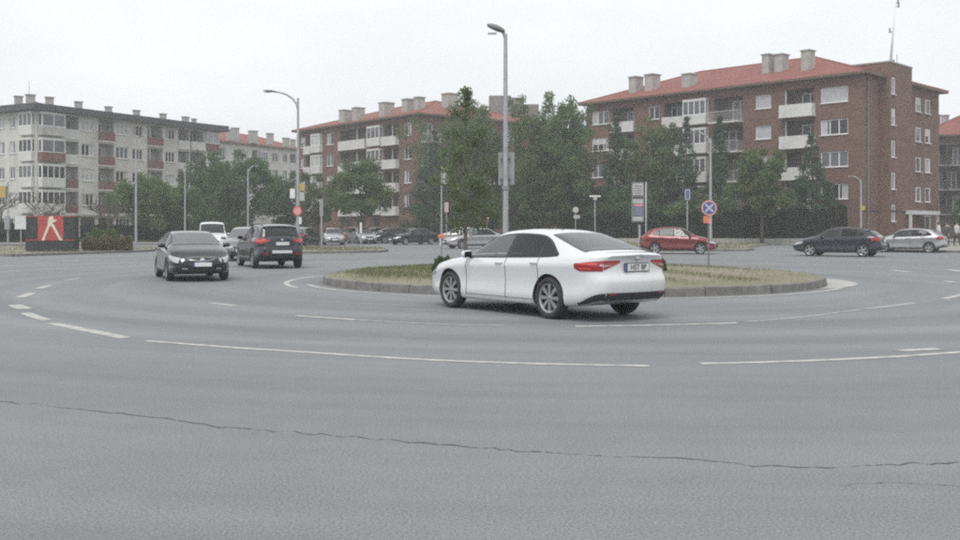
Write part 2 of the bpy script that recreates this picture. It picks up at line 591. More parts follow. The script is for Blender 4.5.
# lines round the island
def isl_arc(r, a0, a1, w, m='paint_line'):
    return ribbon(ring_poly(ISL, r, 40, a0, a1), w, .004, 1).build('edge_line', M[m], road)
isl_arc(ISR + .42, 196, 333, .14)
isl_arc(ISR + .95, 150, 206, .14)
isl_arc(ISR + .34, 60, 150, .12, 'paint_worn')
# pale concrete apron on the right side of the island
ap = MB()
rows = []
for i in range(31):
    a = 326 + (382 - 326) * i / 30
    w = .78 * math.sin(math.pi * min(1, i / 30)) ** .7 + .02
    rows.append([(ISL[0] + (ISR + .02) * math.cos(R(a)), ISL[1] + (ISR + .02) * math.sin(R(a)), .006), (ISL[0] + (ISR + .05 + w) * math.cos(R(a)), ISL[1] + (ISR + .05 + w) * math.sin(R(a)), .006)])
ap.grid(rows, flip=True)
ap.build('concrete_apron', M['apron'], road)
# the long crack across the foreground, with short side cracks
rng = random.Random(4)
def crack(pix, w, seed):
    r = random.Random(seed)
    P = []
    for i in range(len(pix) - 1):
        (x0, y0), (x1, y1) = pix[i], pix[i + 1]
        n = max(2, int(abs(x1 - x0) / 9))
        for k in range(n):
            t = k / n
            P.append((x0 + (x1 - x0) * t + r.uniform(-2, 2), y0 + (y1 - y0) * t + r.gauss(0, .55)))
    P.append(pix[-1])
    return ribbon([gp(*p) for p in P], lambda t: w * max(.08, r.gauss(.75, .4) + .55 * math.sin(t * 41 + seed) * math.sin(t * 17)), .003, 2).build('road_crack', M['crack_tar'], road)
crack([(-60, 398), (0, 401), (60, 407.5), (140, 416), (230, 428), (330, 435.5), (430, 444), (520, 451), (600, 456), (680, 458.5), (760, 466), (840, 467.5), (910, 464), (1010, 461)], .015, 1)
crack([(840, 486), (890, 482), (960, 487)], .006, 4)

# roundabout island: raised disc of soil, kerb of single stones, short grass
KH = .20
isl = MB()
rows = []
for i in range(13):
    r = (ISR - .14) * i / 12
    z = KH - .015 + .22 * max(0, 1 - (r / ISR) ** 2)
    rows.append([(ISL[0] + r * math.cos(R(q * 5)), ISL[1] + r * math.sin(R(q * 5)), z) for q in range(73)])
isl.grid(rows)
island = tag(isl.build('roundabout_island', M['soil'], smooth=True), kind='structure')
n_st = 44
st = MB()
a = 2 * math.pi / n_st
gap = .011 / ISR
prof = [(ISR - .16, -.02), (ISR - .16, KH - .012), (ISR - .145, KH), (ISR - .05, KH), (ISR - .018, KH - .018), (ISR, -.02)]
rows = []
for k in range(5):
    q = -a / 2 + gap + (a - 2 * gap) * k / 4
    rows.append([(r * math.cos(q), r * math.sin(q), z) for r, z in prof])
st.grid(rows)
st.add(rows[0], [tuple(range(5, -1, -1))]); st.add(rows[-1], [tuple(range(6))])
stone_me = st.mesh('kerb_stone', M['kerb'])
rk = random.Random(8)
for i in range(n_st):
    o = put('kerb_stone', stone_me, island, (ISL[0] + rk.uniform(-.008, .008), ISL[1] + rk.uniform(-.008, .008), rk.uniform(-.008, .008)), a * i)

def leaf_cloud(name, pts, size, m, rs, flat=False, upright=False, aspect=.55):
    """many small leaf-shaped faces, one mesh"""
    pts = np.asarray(pts, dtype=np.float32)
    n = len(pts)
    d = rs.normal(size=(n, 3)); 
    if upright:
        d[:, 2] = np.abs(d[:, 2]) * 2.2 + .8
    d /= np.linalg.norm(d, axis=1)[:, None]
    e = rs.normal(size=(n, 3)); e -= (e * d).sum(1)[:, None] * d
    e /= np.linalg.norm(e, axis=1)[:, None] + 1e-9
    s = size * rs.uniform(.6, 1.35, size=(n, 1))
    V = np.empty((n, 4, 3), dtype=np.float32)
    V[:, 0] = pts if upright else pts - d * s * .5
    V[:, 1] = pts + d * s * (.45 if upright else 0) + e * s * aspect * .5
    V[:, 2] = pts + d * s * (1.0 if upright else .5)
    V[:, 3] = pts + d * s * (.45 if upright else 0) - e * s * aspect * .5
    me = bpy.data.meshes.new(name)
    me.vertices.add(n * 4)
    me.vertices.foreach_set('co', V.reshape(-1))
    me.loops.add(n * 4)
    me.loops.foreach_set('vertex_index', np.arange(n * 4, dtype=np.int32))
    me.polygons.add(n)
    me.polygons.foreach_set('loop_start', np.arange(0, n * 4, 4, dtype=np.int32))
    at = me.attributes.new('rnd', 'FLOAT', 'POINT')
    at.data.foreach_set('value', np.repeat(rs.uniform(0, 1, n).astype(np.float32), 4))
    me.materials.append(m)
    me.update(calc_edges=True)
    return me

rs = np.random.RandomState(5)
def grass_on_island():
    n = 60000
    r = (ISR - .2) * np.sqrt(rs.uniform(0, 1, n)); q = rs.uniform(0, 2 * np.pi, n)
    x, y = r * np.cos(q), r * np.sin(q)
    # worn patches: fewer blades right of the middle and near the kerb
    f = .5 + .35 * np.sin(x * .9 + 1.3) * np.cos(y * 1.1 + x * .4) + .25 * np.sin(x * 2.7 + y * 1.9)
    f += -.06 * x - .12
    f *= np.clip((ISR - r) / 1.1, .12, 1)
    keep = rs.uniform(0, 1, n) < np.clip((f - .18) * 1.5, .05, 1)
    x, y, r = x[keep], y[keep], r[keep]
    z = KH - .02 + .22 * np.maximum(0, 1 - (r / ISR) ** 2)
    return np.stack([x + ISL[0], y + ISL[1], z], 1)
gp_pts = grass_on_island()
lf = gp_pts[:, 0] < ISL[0] + rs.normal(0, 2.0, len(gp_pts)) + .2
tag(put('short_grass', leaf_cloud('short_grass', gp_pts[lf], .085, M['grass_green'], rs, upright=True, aspect=.16)), 'short patchy green grass on the left of the roundabout island', 'grass', kind='stuff')
tag(put('dry_grass', leaf_cloud('dry_grass', gp_pts[~lf], .075, M['grass'], rs, upright=True, aspect=.16)), 'dry yellowish grass on the right of the roundabout island', 'grass', kind='stuff')

# verges and pavements, raised, edged with single kerb stones
ks = MB(); ks.box(0, 0, .055, .985, .15, .15)
verge_stone = ks.mesh('kerb_stone', M['kerb'])
def verge(name, pts, m, h=.12, kerb=None):
    mb = MB()
    mb.prism(pts, -.01, h)
    o = tag(mb.build(name, M[m], fix=True), kind='structure')
    for i in (kerb or []):
        a, b = Vector(pts[i]), Vector(pts[(i + 1) % len(pts)])
        L = (b - a).length
        n = max(1, round(L))
        d = (b - a) / n
        ang = math.atan2(d.y, d.x)
        nn = Vector((d.y, -d.x)).normalized() * .07
        for k in range(n):
            p = a + d * (k + .5) + nn
            s = put('kerb_stone', verge_stone, o, (p.x, p.y, rk.uniform(-.006, .006)), ang)
            s.scale.x = L / n
    return o
vl = [gp(14, 256.6), gp(70, 254.6), gp(120, 253), gp(150, 251.6), gp(156, 250.4), (-21.5, 68), (-30, 72), (-40, 70), (-34, 60), (-29, 53)]
verge('left_median', vl, 'verge_soil', kerb=[0, 1, 2, 3, 4, 8, 9])
vm = [gp(180, 254.6), gp(240, 254.2), gp(300, 253.7), gp(350, 253.2), gp(378, 252.6), gp(386, 251.6), gp(382, 250.3), gp(360, 249), gp(320, 248.2), gp(230, 248)]
verge('middle_median', vm, 'verge_soil', kerb=[0, 1, 2, 3, 4, 5, 6])
vr = [gp(530, 249.5), gp(590, 250.8), gp(660, 251.4), gp(745, 251.2), gp(752, 250.4), gp(747, 248.4), (27.5, 92), (8, 92), (3, 80)]
verge('right_verge', vr, 'verge_soil', kerb=[0, 1, 2, 3, 4])
vp = [gp(868, 251.8), gp(960, 252.8), gp(1100, 254), (48, 90), (33, 84)]
verge('right_pavement', vp, 'pavement', kerb=[0, 1, 4])
vb = [(28.4, 83.8), (32.6, 83.8), (40, 91.5), (62, 116), (30, 116), (30, 95)]
verge('forecourt', vb, 'pavement', h=.10)
verge('left_pavement', [(-75, 78), (-40, 80), (-22, 86), (-22, 106), (-75, 106)], 'pavement', kerb=[0, 1])
verge('left_lawn', [(-72, 88), (-40, 88), (-24, 92), (-24, 105), (-72, 105)], 'lawn_far', h=.15)
verge('parking_verge', [(-21.5, 100.5), (2, 101.5), (2, 107.5), (-21.5, 107.5)], 'pavement', kerb=[0])

# ------------------------------------------------------------------ cars
def pchip(pts):
    xs = np.array([p[0] for p in pts], float); ys = np.array([p[1] for p in pts], float)
    h = np.diff(xs); dl = np.diff(ys) / h
    m = np.zeros(len(xs))
    for i in range(1, len(xs) - 1):
        if dl[i - 1] * dl[i] > 0:
            w1, w2 = 2 * h[i] + h[i - 1], h[i] + 2 * h[i - 1]
            m[i] = (w1 + w2) / (w1 / dl[i - 1] + w2 / dl[i])
    m[0], m[-1] = dl[0], dl[-1]
    def f(x):
        x = min(max(x, xs[0]), xs[-1])
        i = min(max(int(np.searchsorted(xs, x)) - 1, 0), len(h) - 1)
        t = (x - xs[i]) / h[i]
        return float((2 * t ** 3 - 3 * t * t + 1) * ys[i] + (t ** 3 - 2 * t * t + t) * h[i] * m[i] + (-2 * t ** 3 + 3 * t * t) * ys[i + 1] + (t ** 3 - t * t) * h[i] * m[i + 1])
    return f

def sstep(t):
    t = min(max(t, 0.), 1.)
    return t * t * (3 - 2 * t)
def lerp(a, b, t): return a + (b - a) * t

class Shape:
    """car body surface: s = metres back from the nose, v = position round the half section (0 floor .. 9 roof centre)"""
    def __init__(q, **k):
        q.__dict__.update(k)
        q.ftop, q.fbelt = pchip(q.top), pchip(q.belt)
        L = q.L
        q.fplan = pchip(q.plan if hasattr(q, 'plan') else [(0, .66), (.07, .765), (.22, .875), (.55, .96), (1.1, 1), (L - 1.2, 1), (L - .6, .975), (L - .25, .905), (L - .08, .81), (L, .71)])
        q.fbot = pchip(q.bot if hasattr(q, 'bot') else [(0, .27), (.3, .21), (1, .185), (L - 1, .20), (L - .35, .25), (L, .33)])
        q.fpr, q.fpf = pchip(q.pr), pchip(q.pf)
        q.cache = {}
    def sec(q, s):
        key = round(s, 5)
        if key in q.cache: return q.cache[key]
        W = q.W * q.fplan(s); zb = q.fbot(s); b = q.fbelt(s); t = q.ftop(s)
        H = max(t - b, .015)
        k = min(1, H / .42)
        zm = zb + .52 * (b - zb)
        wc = W * lerp(.86, q.tum, k)
        P = [(0, zb), (.80 * W, zb), (.945 * W, zb + .04), (.985 * W, zb + .14), (.970 * W, zm), (W, b - .105), (.935 * W, b),
             (wc, b + H * lerp(.5, .83, k)), (wc * .74, b + H * lerp(.86, .962, k)), (0, t)]
        q.cache[key] = P
        return P
    def yz(q, s, v):
        P = q.sec(s)
        i = min(int(v), 8); t = v - i
        p1, p2 = P[i], P[i + 1]
        KN = (3, 5)
        p0 = P[i - 1] if i else (p1[0] * 2 - p2[0], p1[1])
        p3 = P[i + 2] if i < 8 else (-P[8][0], P[8][1])
        def cr(a, b, c, d):
            m1 = .9 * (c - b) if i in KN else .42 * (c - a)
            m2 = .9 * (c - b) if i + 1 in KN else .42 * (d - b)
            return (2 * t ** 3 - 3 * t * t + 1) * b + (t ** 3 - 2 * t * t + t) * m1 + (-2 * t ** 3 + 3 * t * t) * c + (t ** 3 - t * t) * m2
        if i in (0,): 
            return (lerp(p1[0], p2[0], t), lerp(p1[1], p2[1], t))
        return (cr(p0[0], p1[0], p2[0], p3[0]), cr(p0[1], p1[1], p2[1], p3[1]))
    def X(q, s, z):
        a = sstep((s - (q.L - .55)) / .55) * q.fpr(z)
        f = sstep((.55 - s) / .55) * q.fpf(z)
        return (q.foh + q.wb / 2) - s - a + f
    def S(q, s, v, side=1):
        y, z = q.yz(s, v)
        return Vector((q.X(s, z), side * y, z))
    def Sn(q, s, v, side, off):
        e = .012
        s0, s1 = max(0, s - e), min(q.L, s + e)
        v0, v1 = max(.01, v - .03), min(8.99, v + .03)
        a = q.S(s1, v, side) - q.S(s0, v, side)
        b = q.S(s, v1, side) - q.S(s, v0, side)
        n = a.cross(b)
        if n.length < 1e-12: n = Vector((0, side, .3))
        n.normalize()
        p = q.S(s, v, side)
        c = Vector((p.x, 0, .6))
        if n.dot(p - c) < 0: n = -n
        return p + n * off
    def v_at(q, s, z, lo=1.0, hi=7.0):
        for _ in range(26):
            m = (lo + hi) / 2
            if q.yz(s, m)[1] < z: lo = m
            else: hi = m
        return (lo + hi) / 2
    def cap(q, y, z, rear, off=0.0):
        s = q.L if rear else 0.0
        yr = max(q.yz(s, q.v_at(s, z, 1.0, 8.99))[0], .05)
        u = min(1, abs(y) / yr)
        bow = q.bow_r if rear else q.bow_f
        x = q.X(s, z)
        return Vector((x - bow * (1 - u * u) - off if rear else x + bow * (1 - u * u) + off, y, z))

def body_mesh(q, paint):
    segs = [1, 2, 3, 4, 4, 5, 7, 5, 8]
    vs = []
    for i, n in enumerate(segs):
        vs += [i + k / n for k in range(n)]
    vs = sorted(set(vs + [9.0, 6.08, 6.9, 7.28] + ([q.rwin[2]] if q.rwin else [])))
    L = q.L
    i1 = vs.index(1.0)
    ss = sorted(set([round(x, 4) for x in list(np.linspace(0, .3, 9)) + list(np.linspace(.3, L - .3, 74)) + list(np.linspace(L - .3, L, 9)) + [x for g_ in q.side_glass for x in g_[:2]] + list(q.wind) + (list(q.rwin[:2]) if q.rwin else [])]))
    mb = MB()
    rows = []
    for s in ss:
        half = [q.S(s, v, 1) for v in vs]
        rows.append(half + [Vector((p.x, -p.y, p.z)) for p in half[-2:0:-1]])
    n = len(rows[0])
    mb.grid([r + [r[0]] for r in rows])
    for rear in (False, True):
        s = L if rear else 0.0
        cr_ = []
        for v in vs[i1:-1]:
            y, z = q.yz(s, v)
            bow = q.bow_r if rear else q.bow_f
            x = q.X(s, z)
            cr_.append([Vector((x - bow * (1 - u * u) if rear else x + bow * (1 - u * u), y * u, z)) for u in np.linspace(-1, 1, 15)])
        top = q.S(s, 9.0)
        bw = q.bow_r if rear else q.bow_f
        mb.grid(cr_)
        # close the top of the end face to the roof-line point
        last = cr_[-1]
        mb.add(last + [top], [(i, i + 1, 15) for i in range(14)])
        b0 = q.S(s, 0.0); first = cr_[0]
        mb.add(first + [b0], [(i + 1, i, 15) for i in range(14)])
    me = mb.mesh('body', [paint, M['under']], fix=True)
    # wheel arches
    cut = MB()
    for wx in (q.wb / 2, -q.wb / 2):
        for sd_ in (1, -1):
            r = q.wr + q.arch
            prof = [(0.001, .45 * sd_), (r, .45 * sd_), (r, 1.3 * sd_), (0.001, 1.3 * sd_)]
            cut.lathe(prof, 40, 'y', c=(wx, 0, q.wr + .012))
    cme = cut.mesh('cut', [M['under'], M['under']], fix=True)
    cme.polygons.foreach_set('material_index', [1] * len(cme.polygons))
    o, c = put('tmp_body', me), put('tmp_cut', cme)
    md = o.modifiers.new('b', 'BOOLEAN')
    md.operation, md.object, md.solver = 'DIFFERENCE', c, 'EXACT'
    bpy.context.view_layer.update()
    dg = bpy.context.evaluated_depsgraph_get()
    out = bpy.data.meshes.new_from_object(o.evaluated_get(dg))
    bpy.data.objects.remove(o); bpy.data.objects.remove(c)
    out.name = 'body'
    while len(out.materials) > 2: out.materials.pop()
    # open the window apertures
    hi, lo = pchip(q.dlo_hi), pchip(q.dlo_lo)
    bm = bmesh.new(); bm.from_mesh(out)
    kill = []
    for f in bm.faces:
        c = f.calc_center_median()
        if c.z < .85: continue
        s = q.foh + q.wb / 2 - c.x
        if s < .6 or s > L - .05: continue
        y, z = abs(c.y), c.z
        y7 = q.yz(s, 7.0)[0]
        if z < q.yz(s, 6.0)[1]: continue
        if y > y7:
            v = q.v_at(s, z, 6.0, 7.0)
            if any(a < s < b for a, b, _ in q.side_glass) and lo(s) < v < hi(s): kill.append(f)
        else:
            if z < q.yz(s, 7.0)[1] - .02: continue
            if q.wind[0] < s < q.wind[1] and y < q.yz(s, 7.28)[0]: kill.append(f)
            elif q.rwin and q.rwin[0] < s < q.rwin[1] - .02 and y < q.yz(s, q.rwin[2])[0]: kill.append(f)
    bmesh.ops.delete(bm, geom=kill, context='FACES')
    bm.to_mesh(out); bm.free()
    out.polygons.foreach_set('use_smooth', [True] * len(out.polygons))
    out.set_sharp_from_angle(angle=R(38))
    return out

def patch(q, s0, s1, lo, hi, side, off, ns=14, nv=8):
    """piece of the body surface lifted off by off; lo, hi: numbers or functions of s giving v"""
    rows = []
    for i in range(ns + 1):
        s = lerp(s0, s1, i / ns)
        a = lo(s) if callable(lo) else lo
        b = hi(s) if callable(hi) else hi
        rows.append([q.Sn(s, lerp(a, b, j / nv), side, off) for j in range(nv + 1)])
    return rows

def zlim(q, z):
    return (lambda s: q.v_at(s, z(s))) if callable(z) else (lambda s: q.v_at(s, z))

def cap_patch(q, y0, y1, z0, z1, rear, off, n=8, m=5):
    rows = []
    for i in range(n + 1):
        y = lerp(y0, y1, i / n)
        a = z0(y) if callable(z0) else z0
        b = z1(y) if callable(z1) else z1
        rows.append([q.cap(y, lerp(a, b, j / m), rear, off) for j in range(m + 1)])
    return rows

wheel_cache = {}
def wheel_meshes(r, style, w=.215):
    key = (r, style)
    if key in wheel_cache: return wheel_cache[key]
    rr = r * (.735 if style != 'cover' else .70)
    t = MB()      # tyre: axis y, outer side +y
    h = w / 2
    t.lathe([(rr, -h * .75), (rr + .015, -h * .95), (r - .055, -h), (r - .02, -h * .92), (r, -h * .66), (r, h * .66), (r - .02, h * .92), (r - .055, h), (rr + .015, h * .95), (rr, h * .75), (rr - .012, h * .5)], 40, 'y')
    tyre = t.mesh('tyre', M['tyre'], smooth=True, fix=True)
    b = MB()      # barrel and dark disc behind the spokes
    b.lathe([(rr, h * .74), (rr - .012, h * .62), (rr - .02, 0), (.12, -.01), (.001, -.01)], 32, 'y')
    barrel = b.mesh('wheel', M['alloy_dark'], smooth=True, fix=True, angle=30)
    s = MB()
    y0, y1 = h * .30, h * .66
    s.lathe([(rr - .028, y0), (rr - .028, y1 * .98), (rr - .006, h * .80), (rr + .004, h * .72)], 40, 'y')
    s.lathe([(.001, h * .62), (.03, h * .62), (.062, h * .52), (.07, y0)], 20, 'y')
    if style == 'cover':
        s.lathe([(.06, h * .5), (rr * .55, h * .66), (rr * .8, h * .60), (rr, h * .66)], 36, 'y')
        n, wi, wo = 0, 0, 0
    elif style == 'star':
        n, wi, wo = 8, .018, .036
    else:
        n, wi, wo = 5, .040, .055
    for k in range(n):
        a = 2 * math.pi * k / n
        def pt(rad, tw, yy):
            return (rad * math.cos(a) - tw * math.sin(a), yy, rad * math.sin(a) + tw * math.cos(a))
        A = [pt(.05, -wi, h * .58), pt(.05, wi, h * .58), pt(rr * .6, wo * .75, h * .66), pt(rr - .02, wo, h * .62), pt(rr - .02, -wo, h * .62), pt(rr * .6, -wo * .75, h * .66)]
        B = [(p[0], p[1] - .045, p[2]) for p in A]
        m_ = 6
        s.add(A + B, [(0, 5, 4, 3, 2, 1)] + [(i, (i + 1) % m_, m_ + (i + 1) % m_, m_ + i) for i in range(m_)])
    rim = s.mesh('rim', M['alloy'] if style != 'cover' else M['steel_cover'], fix=True, smooth=True, angle=28)
    wheel_cache[key] = (barrel, tyre, rim)
    return wheel_cache[key]

def glyph_plate(root_kit, q, rear, z, w, h, y=0.0, name='number_plate', blue=True, txt=None, off=.016):
    p = q.cap(y, z, rear, off)
    top = q.cap(y, z + h / 2, rear, off); bot = q.cap(y, z - h / 2, rear, off)
    lean = math.atan2(top.x - bot.x, h)
    root_kit.append((name, 'plate', (p, lean, w, h, rear, txt, blue)))

kits = {}
def car_kit(kind):
    """list of (name, mesh, paint?, parent index or None, location) for one body type"""
    if kind in kits: return kits[kind]
    q = SHAPES[kind]
    out = []
    def add(name, me, loc=(0, 0, 0), parent=None, rz=0.0, paint=False):
        out.append((name, me, loc, parent, rz, paint))
        return len(out) - 1
    def mk(name, m, *rowsets, smooth=True):
        mb = MB()
        for r in rowsets: mb.grid(r)
        V = [Vector(p) for p in mb.v]
        for i, f in enumerate(mb.f):      # face outwards
            n_ = (V[f[1]] - V[f[0]]).cross(V[f[2]] - V[f[0]]) + (V[f[2]] - V[f[0]]).cross(V[f[3]] - V[f[0]])
            c_ = (V[f[0]] + V[f[1]] + V[f[2]] + V[f[3]]) / 4
            if n_.dot(c_ - Vector((c_.x * .55, 0, .55))) < 0: mb.f[i] = f[::-1]
        return mb.mesh(name, m, smooth=smooth)
    L = q.L
    add('body', body_mesh(q, M['paint_white']), paint=True)
    # wheels
    bar, tyre, rim = wheel_meshes(q.wr, q.rim)
    for wx in (q.wb / 2, -q.wb / 2):
        for sd_ in (1, -1):
            i = add('wheel', bar, (wx, sd_ * (q.W - .125), q.wr), rz=0 if sd_ > 0 else math.pi)
            add('tyre', tyre, parent=i); add('rim', rim, parent=i)
    # glazing
    for sd_ in (1, -1):
        d0, d1 = q.dlo
        hi = pchip(q.dlo_hi)
        lo = pchip(q.dlo_lo)
        bars = [d0 - .03] + [x for g_ in q.side_glass for x in (g_[0] + .012, g_[1] - .012)] + [d1 + .03]
        frame = [patch(q, d0 - .03, d1 + .03, lambda s: lo(s) - .09, lambda s: lo(s) + .03, sd_, .005, 34, 2), patch(q, d0 - .03, d1 + .03, lambda s: hi(s) - .03, lambda s: hi(s) + .10, sd_, .005, 34, 2)]
        frame += [patch(q, bars[i], bars[i + 1], lo, hi, sd_, .005, 3, 7) for i in range(0, len(bars), 2)]
        add('window_trim', mk('window_trim', M['trim_black'], *frame))
        for (a, b, gm) in q.side_glass:
            add('side_window', mk('side_window', M[gm], patch(q, a, b, lo, hi, sd_, .008, 20, 7)))
        for s in q.door_lines:
            add('door_gap', mk('door_gap', M['gap'], patch(q, s - .007, s + .007, zlim(q, q.fbot(s) + .09), 5.95, sd_, .003, 1, 16)))
        add('door_gap', mk('door_gap', M['gap'], patch(q, q.door_lines[0], q.door_lines[-1], zlim(q, .295), zlim(q, .303), sd_, .003, 24, 1)))
        add('sill_trim', mk('sill_trim', M['paint_white'] if kind == 'liftback' else M['trim_black'], patch(q, q.foh + .42, L - q.roh - .42, 1.9, zlim(q, .275 if kind != 'suv' else .36), sd_, .010, 16, 4)))
        for s in q.handles:
            z = q.fbelt(s) - .095
            v = q.v_at(s, z)
            p = q.Sn(s, v, sd_, .012)
            hb = MB()
            hb.tube([p + Vector((.10, -sd_ * .014, 0)), p + Vector((.07, sd_ * .014, .002)), p + Vector((-.06, sd_ * .014, .004)), p + Vector((-.10, -sd_ * .014, .004))], [.012, .014, .014, .012], 8)
            add('door_handle', hb.mesh('door_handle', M['paint_white'], smooth=True), paint=True)
        # mirror: shell on a short arm
        ms = q.mirror
        base = q.Sn(ms, 6.05, sd_, 0)
        mm = MB()
        cx, cy, cz = base.x + .03, base.y + sd_ * .115, base.z + .055
        rows = []
        for i in range(9):
            ph = -math.pi / 2 + math.pi * i / 8
            rows.append([(cx + (.075 if math.cos(th) > 0 else .045) * math.cos(ph) ** .6 * math.cos(th) if abs(math.cos(ph)) > 1e-6 else cx, cy + sd_ * .105 * math.sin(ph), cz + .07 * (max(0, math.cos(ph)) ** .5) * math.sin(th)) for th in [2 * math.pi * j / 16 for j in range(17)]])
        mm.grid(rows)
        i = add('mirror', mm.mesh('mirror', M['paint_white'], smooth=True, fix=True), paint=(kind != 'liftback_x'))
        am = MB(); am.tube([base + Vector((0, -sd_ * .02, 0)), (cx, cy - sd_ * .05, cz - .045)], [.03, .022], 8)
        add('mirror_arm', am.mesh('mirror_arm', M['trim_black'], smooth=True), parent=i)
        gm_ = MB(); gm_.box(cx - .046, cy, cz, .006, .15, .10)
        add('mirror_glass', gm_.mesh('mirror_glass', M['glass_dark']), parent=i)
    w0, w1 = q.wind
    add('windscreen', mk('windscreen', M['glass_tint'], patch(q, w0, w1, 7.28, 9, 1, .007, 16, 10), patch(q, w0, w1, 7.28, 9, -1, .007, 16, 10)))
    if q.rwin:
        r0, r1, rv = q.rwin
        add('rear_window', mk('rear_window', M[q.rglass], patch(q, r0, r1, rv, 9, 1, .007, 16, 10), patch(q, r0, r1, rv, 9, -1, .007, 16, 10)))
    if q.cap_win:      # upright tailgate glass
        y, z0, z1 = q.cap_win
        add('rear_window', mk('rear_window', M[q.rglass], cap_patch(q, -y, y, z0, z1, True, .008, 12, 6)))
    # cabin: floor tub, dashboard, seats, steering wheel
    XX = lambda s: q.foh + q.wb / 2 - s
    w_in = q.W * .84
    s_a, s_b = q.wind[0] + .12, min(q.dlo[1], L - .7)
    zf, zt = .34, min(q.fbelt(s_a), q.fbelt(2.2)) - .02
    tub = MB()
    A_ = [(XX(s_a), -w_in, zf), (XX(s_b), -w_in, zf), (XX(s_b), w_in, zf), (XX(s_a), w_in, zf)]
    B_ = [(p[0], p[1], zt) for p in A_]
    tub.add(A_ + B_, [(0, 1, 2, 3), (0, 4, 5, 1), (1, 5, 6, 2), (2, 6, 7, 3), (3, 7, 4, 0)])
    add('cabin_lining', tub.mesh('cabin_lining', M['cabin']))
    da = MB(); da.box(XX(s_a + .25), 0, zt - .10, .5, w_in * 1.98, .24); add('dashboard', da.mesh('dashboard', M['cabin']))
    sh_ = MB(); sh_.box(XX((s_b + L - .25) / 2), 0, zt + .0, L - .25 - s_b, w_in * 1.7, .03); add('parcel_shelf', sh_.mesh('parcel_shelf', M['cabin']))
    front = s_a + 1.15
    def seat(s0, y0, w_, nm):
        b = MB()
        prof_ = [(0, .38), (0, .56), (.42, .54), (.50, .60), (.66, 1.08), (.76, 1.08), (.70, .60), (.58, .38)]
        n_ = len(prof_)
        V_ = [(XX(s0 - .45 + a), y0 + sg * w_ / 2, z_) for sg in (-1, 1) for a, z_ in prof_]
        b.add(V_, [tuple(range(n_)), tuple(range(2 * n_ - 1, n_ - 1, -1))] + [(i, (i + 1) % n_, n_ + (i + 1) % n_, n_ + i) for i in range(n_)])
        i_ = add(nm, b.mesh(nm, M['seat_cloth'], fix=True))
        for yy in ((y0,) if w_ < 1 else (y0 - .38, y0 + .38)):
            h_ = MB(); h_.lathe([(.001, -.12), (.06, -.12), (.085, -.08), (.085, .08), (.06, .12), (.001, .12)], 12, 'y', c=(XX(s0 + .28), yy, 1.16))
            add('headrest', h_.mesh('headrest', M['seat_cloth'], smooth=True), parent=i_)
    for yy in (-.38, .38): seat(front, yy, .50, 'seat')
    if s_b - front > 1.0: seat(min(front + .95, s_b - .30), 0, 1.25, 'rear_seat')
    sw = MB(); sw.tube([(XX(front - .62) + .10 * math.sin(R(a)) * .4, .38 + .18 * math.cos(R(a)), zt + .03 + .17 * math.sin(R(a))) for a in range(0, 361, 24)], .016, 6, cap=False)
    add('steering_wheel', sw.mesh('steering_wheel', M['cabin'], smooth=True))
    # lamps
    (hs0, hs1, hz0, hz1, hin) = q.head
    hz1 = min(hz1, q.ftop(0) - .025); hz0 = min(hz0, hz1 - .10)
    for sd_ in (1, -1):
        z0 = lambda s: hz0
        a = patch(q, hs0, hs1, zlim(q, lambda s: lerp(hz0, hz0 + .085, s / hs1)), zlim(q, lambda s: lerp(hz1, hz1 + .10, s / hs1)), sd_, .008, 8, 4)
        yr = q.yz(0, q.v_at(0, (hz0 + hz1) / 2, 1, 8.9))[0]
        b = cap_patch(q, sd_ * yr * .985, sd_ * hin, lambda y: lerp(hz1 - .02, hz0, (abs(y) - hin) / (yr - hin)) - .035 * (1 - (abs(y) - hin) / (yr - hin)), hz1, False, .008, 5, 4)
        add('headlight', mk('headlight', M['lamp_clear'], a, b))
    for (m, s_r, zr, yin, zc) in q.tails:
        for sd_ in (1, -1):
            a = patch(q, s_r[0], s_r[1], zlim(q, zr[0]), zlim(q, zr[1]), sd_, .009 if m == 'tail_red' else .012, 8, 4)
            sets = [a]
            if yin is not None:
                yr = q.yz(L, q.v_at(L, (zc[0] + zc[1]) / 2, 1, 8.9))[0]
                yo = yr * .985 if yin < yr * .98 else yr
                sets.append(cap_patch(q, sd_ * yo, sd_ * yin, lambda y: lerp(zc[2], zc[0], (abs(y) - yin) / (yr - yin)), zc[1], True, .009 if m == 'tail_red' else .012, 6, 4))
            add('tail_light', mk('tail_light', M[m], *sets))
    # dark lower bumpers
    yr = q.yz(L, q.v_at(L, .4, 1, 8.9))[0]
    vz0, vz1 = q.valance
    vfun = lambda y: vz1
    add('rear_valance', mk('rear_valance', M['trim_black'], cap_patch(q, -yr * .99, yr * .99, q.fbot(L) + .005, vz1, True, .008, 14, 4),
        *[patch(q, L - .42, L, 1.6, zlim(q, lambda s: lerp(q.fbot(L - .42) + .06, vz1, sstep((s - L + .42) / .42))), sd_, .008, 8, 4) for sd_ in (1, -1)]))
    yf = q.yz(0, q.v_at(0, .38, 1, 8.9))[0]
    add('lower_grille', mk('lower_grille', M['trim_black'], cap_patch(q, -yf * .78, yf * .78, q.fbot(0) + .03, q.fgrille[0], False, .008, 12, 4)))
    gy, gz0, gz1 = q.fgrille[1:]
    gz1 = min(gz1, q.ftop(0) - .03); gz0 = min(gz0, gz1 - .09)
    add('grille', mk('grille', M['trim_black'], cap_patch(q, -gy, gy, lambda y: lerp(gz0 - .02, gz0 + .02, abs(y) / gy), gz1, False, .009, 12, 3)))
    # panel gaps on the tailgate and bumper
    for (z, yy) in q.rear_lines:
        add('tailgate_gap', mk('tailgate_gap', M['gap'], cap_patch(q, -yy, yy, z - .005, z + .005, True, .003, 14, 1)))
